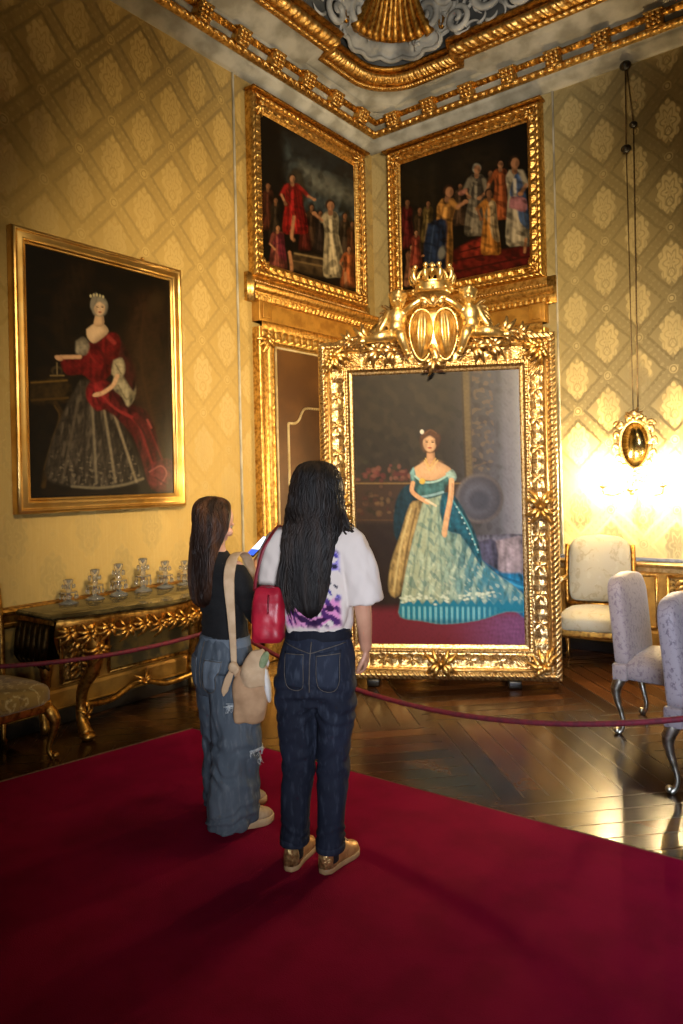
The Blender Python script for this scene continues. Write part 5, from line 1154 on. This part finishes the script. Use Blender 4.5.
for _ in range(60):
    o = r.normal(0, .012, 3); x = r.uniform(-.075, -.045); hb.tube(cr([np.array([x + .03, -.08, 1.42]) + o * .4, np.array([x, -.115, 1.30]) + o * .5, np.array([x - .012, -.122, 1.20 - r.uniform(0, .05)]) + o, np.array([x + .01, -.122, 1.12 - r.uniform(0, .06)]) + o], 5), [.004] * 11 + [.003, .0025, .002, .0015, .001], 5)
hb.build('hair', HR1, T1)
# ---- the shorter girl
T2 = thing('person', 'girl with brown hair, black top and wide faded blue jeans, looking at phone', 'person', (-2.503, 2.372, .0145), VIEW - math.radians(50)); T2.scale = (.985,) * 3
HR2 = Mat('brown_hair', (44, 26, 16), .48, 0, .3); q_ = HR2.noise(26, 3, stretch=(1, 1, .08)); HR2.color(HR2.mix(q_.step(.4, .7), (34, 20, 13), (84, 52, 30))); HR2 = HR2.m
SK2 = two('fair_skin', (214, 164, 138), (202, 150, 126), 9, .5)
hx_, hy_ = math.sin(math.radians(-3)), math.cos(math.radians(-3))
HC = (-.022, -.035, 1.425)
b = MB(); hp = face(b, HC, (hx_, hy_, -.42), (0, 0, 1), .95)
b.limb([(-.024, -.05, 1.38), (-.012, -.055, 1.31), (-.006, -.05, 1.24)], [.05, .047, .055])
b.loft(interp_rings([(1.27, -.004, -.05, .06, .045, .045), (1.22, -.002, -.045, .14, .07, .07), (1.10, .0, -.035, .125, .085, .08), (.96, .0, -.02, .108, .08, .075), (.86, .0, -.02, .125, .085, .09), (.72, .0, -.02, .14, .095, .10), (.64, .0, -.01, .11, .08, .08)]))
b.limb([(-.145, -.045, 1.21), (-.20, .04, .99), (-.135, .225, 1.155)], [.045, .035, .024]); hand(b, (-.135, .225, 1.155), (.10, .62, .62), (.55, -.35, .6), -1, .75, 0, .92)
b.limb([(.145, -.045, 1.21), (.17, .06, .99), (-.01, .20, 1.10)], [.045, .035, .024]); hand(b, (-.01, .20, 1.10), (-.72, .45, .42), (-.2, -.4, .8), 1, .6, 0, .92)
b.limb([(-.08, -.01, .70), (-.09, .02, .36), (-.10, .03, .06)], [.075, .052, .036]); b.limb([(.08, -.02, .70), (.088, -.03, .36), (.082, -.055, .06)], [.075, .052, .036])
b.limb([(-.10, .03, .05), (-.075, .13, .04)], [.034, .024]); b.limb([(.085, -.06, .05), (.11, .04, .04)], [.034, .024])
V, F, N = blob(b, .0046, 2); T2b = mesh_obj('body', V, F, SK2, T2)
for k in (-1, 1): MB().ell(hp(k * .031, .065, -.005), .0105).build('eye', bpy.data.materials['eye_white'], T2b)
BLK = two('black_knit', (9, 9, 10), (15, 15, 16), 90, .9, bump=(200, .2))
b = MB(); b.loft(interp_rings([(.868, .0, -.022, .136, .104, .104), (.92, .0, -.022, .128, .098, .094), (1.0, .0, -.03, .122, .096, .09), (1.10, .0, -.036, .136, .102, .094), (1.18, .0, -.042, .152, .09, .09), (1.225, -.002, -.047, .148, .072, .076), (1.262, -.005, -.05, .082, .056, .06), (1.285, -.006, -.052, .062, .05, .05)]))
sleeve(b, [(-.10, -.045, 1.205), (-.162, -.05, 1.185), (-.196, -.01, 1.08), (-.204, .045, .985), (-.165, .14, 1.06), (-.140, .21, 1.14)], [.05, .056, .054, .05, .042, .034], 1)
sleeve(b, [(.10, -.045, 1.205), (.158, -.045, 1.185), (.172, .0, 1.08), (.172, .065, .985), (.09, .13, 1.04), (.005, .192, 1.095)], [.05, .056, .054, .05, .042, .034], 1)
V, F, N = blob(b, .0062, 4); folds(V, F, N, lambda V: .004 * wob(V, (5, 5, 4), 41) + .003 * wob(V, (3, 3, 12), 42), 'black_top', BLK, T2)
J2 = denim('faded_denim', (70, 79, 88), (94, 103, 111), (128, 134, 138)); J2P = denim('faded_pocket_denim', (94, 104, 114), (118, 128, 136), (144, 150, 154))
b = MB(); b.loft(interp_rings([(.892, .0, -.02, .132, .098, .098), (.84, .0, -.022, .150, .112, .118), (.76, .0, -.022, .168, .120, .138), (.68, .0, -.02, .172, .122, .132), (.62, .0, -.015, .150, .11, .115)]))
for tab in ([(.74, -.082, -.01, .096, .118, .13), (.60, -.088, -.0, .094, .115, .118), (.36, -.092, .012, .090, .104, .100), (.18, -.096, .02, .092, .104, .102), (.045, -.10, .028, .094, .104, .104)],
            [(.74, .085, -.02, .100, .122, .134), (.60, .09, -.02, .10, .120, .122), (.36, .09, -.03, .098, .114, .112), (.18, .088, -.045, .10, .120, .118), (.030, .084, -.055, .104, .126, .122)]): b.loft(interp_rings(tab))
V, F, N = blob(b, .0066, 4)
def jf2(V):
    z = V[:, 2]; kn = np.exp(-((z - .34) / .15) ** 2); ank = 1 - ss(.04, .22, z)
    return .006 * wob(V, (3.2, 3.2, 2.4), 51) + kn * .006 * np.sin(z * 60 + 18 * V[:, 1] + 3 * wob(V, 3, 52)) + ank * .007 * np.sin(z * 95 + 3 * wob(V, 4, 53)) + .003 * wob(V, (12, 12, 3), 54)
jn2, JV2 = folds(V, F, N, jf2, 'jeans', J2, T2)
for q in ([(-.115, .80), (-.025, .80), (-.03, .665), (-.105, .672)], [(.03, .80), (.125, .80), (.115, .672), (.035, .665)]):
    pk = patch(JV2, F, q, 12, 14, .0035, 'back_pocket', J2P, jn2)
    if pk: stitch(JV2, F, [(q[0][0] + .004, q[0][1] - .008), (q[1][0] - .004, q[1][1] - .008)], .006, .002, 'pocket_stitching', STITCH, pk); stitch(JV2, F, [(q[0][0] + .004, q[0][1]), q[3], q[2], (q[1][0] - .004, q[1][1])], .005, .0016, 'pocket_stitching', STITCH, pk)
stitch(JV2, F, [(.0, .87), (.0, .76), (.0, .66)], .002, .0022, 'seat_seam', STITCH, jn2)
wb = MB(); wb.loft([sring(0, -.02, z, h, .104, .106) for z, h in ((.848, .150), (.852, .152), (.884, .142), (.89, .134))], False, False); wb.build('waistband', J2P, jn2)
FRAY = two('frayed_white_thread', (206, 206, 200), (150, 158, 164), 60, .9)
def fray(z, y0, y1, n, seed):   # torn places on the right leg: white threads across the tear
    r = np.random.default_rng(seed); m = MB(); bv = BVHTree.FromPolygons([Vector(v) for v in JV2], [tuple(f) for f in F])
    for i in range(n):
        zz = z + r.normal(0, .006); P = []
        for y in np.linspace(y0 + r.uniform(0, .02), y1 - r.uniform(0, .02), 7):
            h = bv.ray_cast(Vector((1, y, zz + r.normal(0, .001))), Vector((-1, 0, 0)))
            if h[0] is not None: P.append(np.array(h[0]) + np.array(h[1]) * .003)
        if len(P) > 3: m.tube(P, .0016, 4)
    for i in range(n * 2):
        y = r.uniform(y0, y1); h = bv.ray_cast(Vector((1, y, z)), Vector((-1, 0, 0)))
        if h[0] is not None: p = np.array(h[0]); m.tube([p, p + np.array([.006, r.normal(0, .006), -.012]), p + np.array([.007, r.normal(0, .01), -.026])], [.0014, .0012, .0006], 4)
    if m.n: m.build('torn_threads', FRAY, jn2)
fray(.60, -.13, -.05, 9, 1); fray(.375, -.02, .10, 10, 2); fray(.33, .03, .10, 8, 3)
SH2 = two('beige_canvas', (196, 168, 130), (170, 140, 104), 24, .7); SH2H = two('tan_suede', (150, 112, 72), (120, 86, 54), 24, .8); SO2 = two('cream_rubber', (206, 176, 132), (186, 156, 114), 20, .6)
shoe(T2, .086, -.035, math.radians(14), SH2, SH2H, SO2, .25, .09, 0, .036); shoe(T2, -.10, .05, math.radians(14), SH2, SH2H, SO2, .25, .09, 0, .036)
def hrot(p): return p
H2 = [(1.545, -.03, -.05, .012, .012, .012), (1.534, -.03, -.05, .052, .055, .058), (1.508, -.03, -.05, .080, .080, .090), (1.46, -.020, -.048, .096, .064, .106), (1.40, -.016, -.050, .102, .035, .104), (1.34, -.024, -.072, .102, .02, .088), (1.28, -.020, -.108, .104, .02, .052), (1.20, -.018, -.130, .100, .02, .036), (1.12, -.02, -.132, .092, .02, .034), (1.06, -.02, -.130, .072, .018, .030), (1.03, -.02, -.126, .02, .01, .012)]
hb = hairmesh(H2, 360, 15, wavy=.004, arc=(PI * .92, 2.08 * PI))
hb.build('hair', HR2, T2)
# ---- what they carry
VX = np.array([math.cos(VIEW), math.sin(VIEW), 0]); VY = np.array([-math.sin(VIEW), math.cos(VIEW), 0])
def at(base, u, w, z): return tuple(np.array([base[0], base[1], 0]) + VX * u + VY * w + np.array([0, 0, z]))
b1, b2 = (-1.927, 2.283), (-2.485, 2.385)
RED = two('red_leather', (178, 30, 50), (150, 20, 40), 14, .42, bump=(70, .25, .003)); REDD = two('dark_red_leather', (128, 18, 34), (104, 12, 26), 20, .45)
RB = thing('handbag', 'small red leather shoulder bag under arm of the girl in white t-shirt', 'handbag', at(b1, -.160, -.125, .965), VIEW - .12)
b = MB(); b.loft([sring(0 + .004 * math.sin(9 * z), 0, z, hx, hy, hy, 40, 3.2) for z, hx, hy in ((.0, .040, .020), (.004, .055, .032), (.02, .064, .042), (.09, .066, .046), (.16, .062, .038), (.195, .056, .024), (.212, .052, .014), (.22, .044, .008))])
V, F, N = blob(b, .0042, 3); bag_, RV = folds(V, F, N, lambda V: .0022 * wob(V, (12, 12, 9), 61), 'bag_body', RED, RB)
MB().tube([(-.054, 0, .206), (-.02, -.003, .223), (.02, -.003, .223), (.052, 0, .208)], .0045, 6).build('zip', REDD, RB)
mb = MB(); 
for pts in ([(-.028, -.0, .05), (-.02, 0, .12), (-.026, 0, .19)],): pass
R = [p for p in draw_on(RV, F, [(.012, 0, z) for z in np.linspace(.12, .19, 8)], .003) if p is not None]
if len(R) > 2: MB().tube(R, .004, 6).build('zip_pull', REDD, RB)
def strap(name, pts, w, th, mat, parent, nrm_=(0, -1, 0), k=7):
    P = cr(pts, k); w = np.interp(np.linspace(0, 1, len(P)), np.linspace(0, 1, len(w)), w) if not np.isscalar(w) else np.full(len(P), w)
    T_ = np.gradient(P, axis=0); T_ /= np.linalg.norm(T_, axis=1)[:, None]; NN = np.array(nrm_, float); NN = np.tile(NN, (len(P), 1)) if NN.ndim == 1 else np.array([np.interp(np.linspace(0, 1, len(P)), np.linspace(0, 1, len(NN)), NN[:, i]) for i in range(3)]).T
    rings = []
    for i in range(len(P)):
        s = np.cross(T_[i], NN[i]); s /= np.linalg.norm(s) + 1e-9; n = np.cross(s, T_[i]); A_ = np.linspace(0, 2 * PI, 12, endpoint=False)
        rings.append(P[i] + np.cos(A_)[:, None] * s * w[i] / 2 + np.sin(A_)[:, None] * n * th / 2)
    return MB().loft(rings).build(name, mat, parent)
strap('shoulder_strap', [(-.05, .0, .205), (-.038, -.008, .27), (-.012, -.008, .36), (.016, .005, .415), (.03, .05, .446), (.035, .11, .455), (.025, .18, .425), (.0, .235, .34), (-.01, .24, .26)], .014, .005, REDD, RB, [(0, -1, 0), (0, -1, .1), (0, -.9, .4), (0, -.5, .9), (0, 0, 1), (0, .5, .9), (0, 1, .3), (0, 1, 0)])
CAN = two('cream_canvas', (206, 176, 140), (188, 156, 120), 18, .85, bump=(240, .2, .001)); CANT = two('tan_canvas', (188, 150, 112), (172, 134, 98), 18, .85, bump=(240, .2, .001))
TB = thing('tote_bag', 'cream and tan canvas tote with knotted strap on the black-topped girl’s hip', 'tote bag', at(b2, .105, -.225, .545), VIEW)
b = MB(); b.loft([sring(cx, 0, z, hx, hy, hy, 40, 3.0, t) for z, cx, hx, hy, t in ((.0, -.01, .050, .018, .0), (.01, -.008, .064, .034, .0), (.05, -.006, .072, .046, .05), (.12, -.002, .078, .048, .08), (.20, .004, .076, .040, .12), (.25, .012, .066, .028, .2), (.30, .03, .042, .018, .3))])
V, F, N = blob(b, .0048, 3); folds(V, F, N, lambda V: .005 * wob(V, (7, 7, 5), 71) + .003 * np.sin(V[:, 0] * 70 + V[:, 2] * 30), 'bag_body', CANT, TB)
b = MB(); b.loft([sring(cx, -.012, z, hx, hy, hy, 32, 2.4) for z, cx, hx, hy in ((.17, .015, .058, .040), (.22, .018, .060, .042), (.28, .028, .046, .030), (.325, .036, .026, .018))])
V, F, N = blob(b, .0045, 3); folds(V, F, N, lambda V: .005 * wob(V, (9, 9, 7), 73), 'folded_flap', CAN, TB)
MB().ell((.062, -.028, .275), (.020, .016, .046), (0, .45, 0)).build('green_bundle', two('pale_green_cloth', (150, 160, 120), (120, 134, 96), 30, .8), TB)
MB().ell((.074, -.006, .17), (.016, .034, .085), (0, -.12, 0)).ell((.062, .0, .255), (.022, .022, .03), (0, .5, 0)).build('white_lining', two('white_cloth', (224, 220, 214), (204, 200, 196), 20, .8), TB)
kx, kz = -.072, .245
st_ = strap('shoulder_strap', [(-.070, .0, .255), (-.072, -.004, .36), (-.078, -.006, .50), (-.084, .0, .60), (-.082, .012, .665), (-.070, .055, .722), (-.045, .12, .735), (-.02, .18, .69), (-.005, .21, .58)], [.026, .030, .038, .048, .052, .054, .054, .05, .045], .007, CAN, TB, [(0, -1, 0), (0, -1, 0), (0, -1, .05), (0, -1, .15), (-.1, -.8, .6), (-.1, 0, 1), (.1, .5, .9), (.2, 1, .3), (.2, 1, 0)])
m = MB(); m.ell((kx, -.006, kz), (.024, .022, .026)); m.tube(cr([(kx - .01, -.006, kz + .01), (kx + .02, -.02, kz), (kx + .005, -.018, kz - .025)], 4), .012, 8)
m.tube(cr([(kx, 0, kz), (kx + .02, .0, kz - .05), (kx + .03, .0, kz - .10)], 4), .014, 8)
V, F, N = blob(m, .004, 2); mesh_obj('strap_knot', V, F, CAN, TB)
strap('strap_tail', [(kx - .005, -.008, kz - .01), (kx - .022, -.012, kz - .05), (kx - .04, -.010, kz - .10), (kx - .046, -.006, kz - .125)], [.022, .034, .030, .006], .006, CAN, TB)
PH = thing('phone', 'lit smartphone held in front of the girl in the black top', 'phone', at(b2, .098, .268, 1.272), VIEW - math.radians(50))
PHM = Matrix.Rotation(math.radians(-52), 4, 'X') @ Matrix.Rotation(math.radians(0), 4, 'Z')
m = MB(); m.box((0, 0, 0), (.072, .008, .146), None, .0035, 3); m.xf(PHM); m.build('case', BLACK, PH)
SCR = emis('lit_screen', (206, 222, 255), 1.6); SCB = emis('blue_screen_banner', (50, 90, 220), 1.2)
m = MB(); m.box((0, -.0045, .022), (.064, .001, .092)); m.xf(PHM); m.build('screen', SCR, PH, False)
m = MB(); m.box((0, -.0045, -.046), (.064, .001, .042)); m.xf(PHM); m.build('screen_banner', SCB, PH, False)
# ---------------------------------------------------------------- light and camera
def light(name, kind, loc, energy, color, **kw):
    d = bpy.data.lights.new(name, kind); d.energy = energy; d.color = color
    for k, v in kw.items():
        if k != 'aim': setattr(d, k, v)
    o = bpy.data.objects.new(name, d); col.objects.link(o); o.location = loc
    if 'aim' in kw: o.rotation_euler = (Vector(kw['aim']) - Vector(loc)).to_track_quat('-Z', 'Y').to_euler()
    return o
WARM = (1.0, .77, .46)
light('chandelier_glow', 'SPOT', (-.75, 1.75, 3.35), 1180, WARM, shadow_soft_size=.22, spot_size=math.radians(90), spot_blend=.95, aim=(-3.95, 5.4, 1.9))
light('added_room_fill', 'POINT', (-1.5, 3.3, 4.45), 16, WARM, shadow_soft_size=.35)  # added fill without a lamp of its own, lifts ceiling and carpet
light('added_fill_spot', 'SPOT', (-1.6, 3.3, 4.5), 190, WARM, shadow_soft_size=.3, spot_size=math.radians(98), spot_blend=1.0, aim=(-2.6, 4.7, 1.0))  # added fill spot, brightens corner and nearby carpet but not the foreground
light('added_ceiling_spot', 'SPOT', (-1.7, 3.6, 3.9), 190, (1.0, .92, .80), shadow_soft_size=.3, spot_size=math.radians(85), spot_blend=1.0, aim=(-3.7, 5.8, 5.9))  # added unseen spot that brightens the ceiling corner
light('added_warm_point', 'POINT', (-.45, 6.3, 1.6), 34, (1.0, .74, .42), shadow_soft_size=.12)  # unseen lamp added to warm the chairs' inner faces and right edge
light('window_daylight', 'AREA', (.9, -1.7, 2.3), 26, (.66, .76, 1.0), shape='RECTANGLE', size=1.0, size_y=1.8, spread=math.radians(34), aim=(-.95, 4.7, .8))
light('added_girl_fill', 'AREA', (1.5, -1.3, 1.5), 11, (.86, .90, 1.0), shape='RECTANGLE', size=1.0, size_y=1.0, spread=math.radians(36), aim=(-2.2, 2.4, 1.2))  # added weak fill for the girls' backs, no window of its own
w = bpy.data.worlds.new('world'); sc.world = w; w.use_nodes = True; bg = w.node_tree.nodes['Background']; bg.inputs[0].default_value = (.05, .04, .03, 1); bg.inputs[1].default_value = .2
cam = bpy.data.cameras.new('camera'); co = bpy.data.objects.new('camera', cam); col.objects.link(co); sc.camera = co
cam.sensor_fit = 'VERTICAL'; cam.sensor_height = 36; cam.sensor_width = 24; cam.lens = 724 / 1024 * 36; cam.shift_y = -32 / 1024
cam.clip_start = .05; cam.clip_end = 60
co.matrix_world = Matrix.Translation((0, 0, 1.6)) @ Matrix.Rotation(VIEW, 4, 'Z') @ Matrix.Rotation(PI / 2, 4, 'X') @ Matrix.Rotation(math.radians(-1.3), 4, 'Z')
sc.view_settings.view_transform = 'Standard'; sc.view_settings.look = 'None'; sc.view_settings.gamma = 1; sc.view_settings.use_curve_mapping = False; sc.view_settings.exposure = 0.0
sc.cycles.use_denoising = True; sc.cycles.max_bounces = 8; sc.cycles.diffuse_bounces = 3; sc.cycles.glossy_bounces = 3; sc.cycles.caustics_reflective = False; sc.cycles.caustics_refractive = False; sc.cycles.sample_clamp_indirect = 6.0
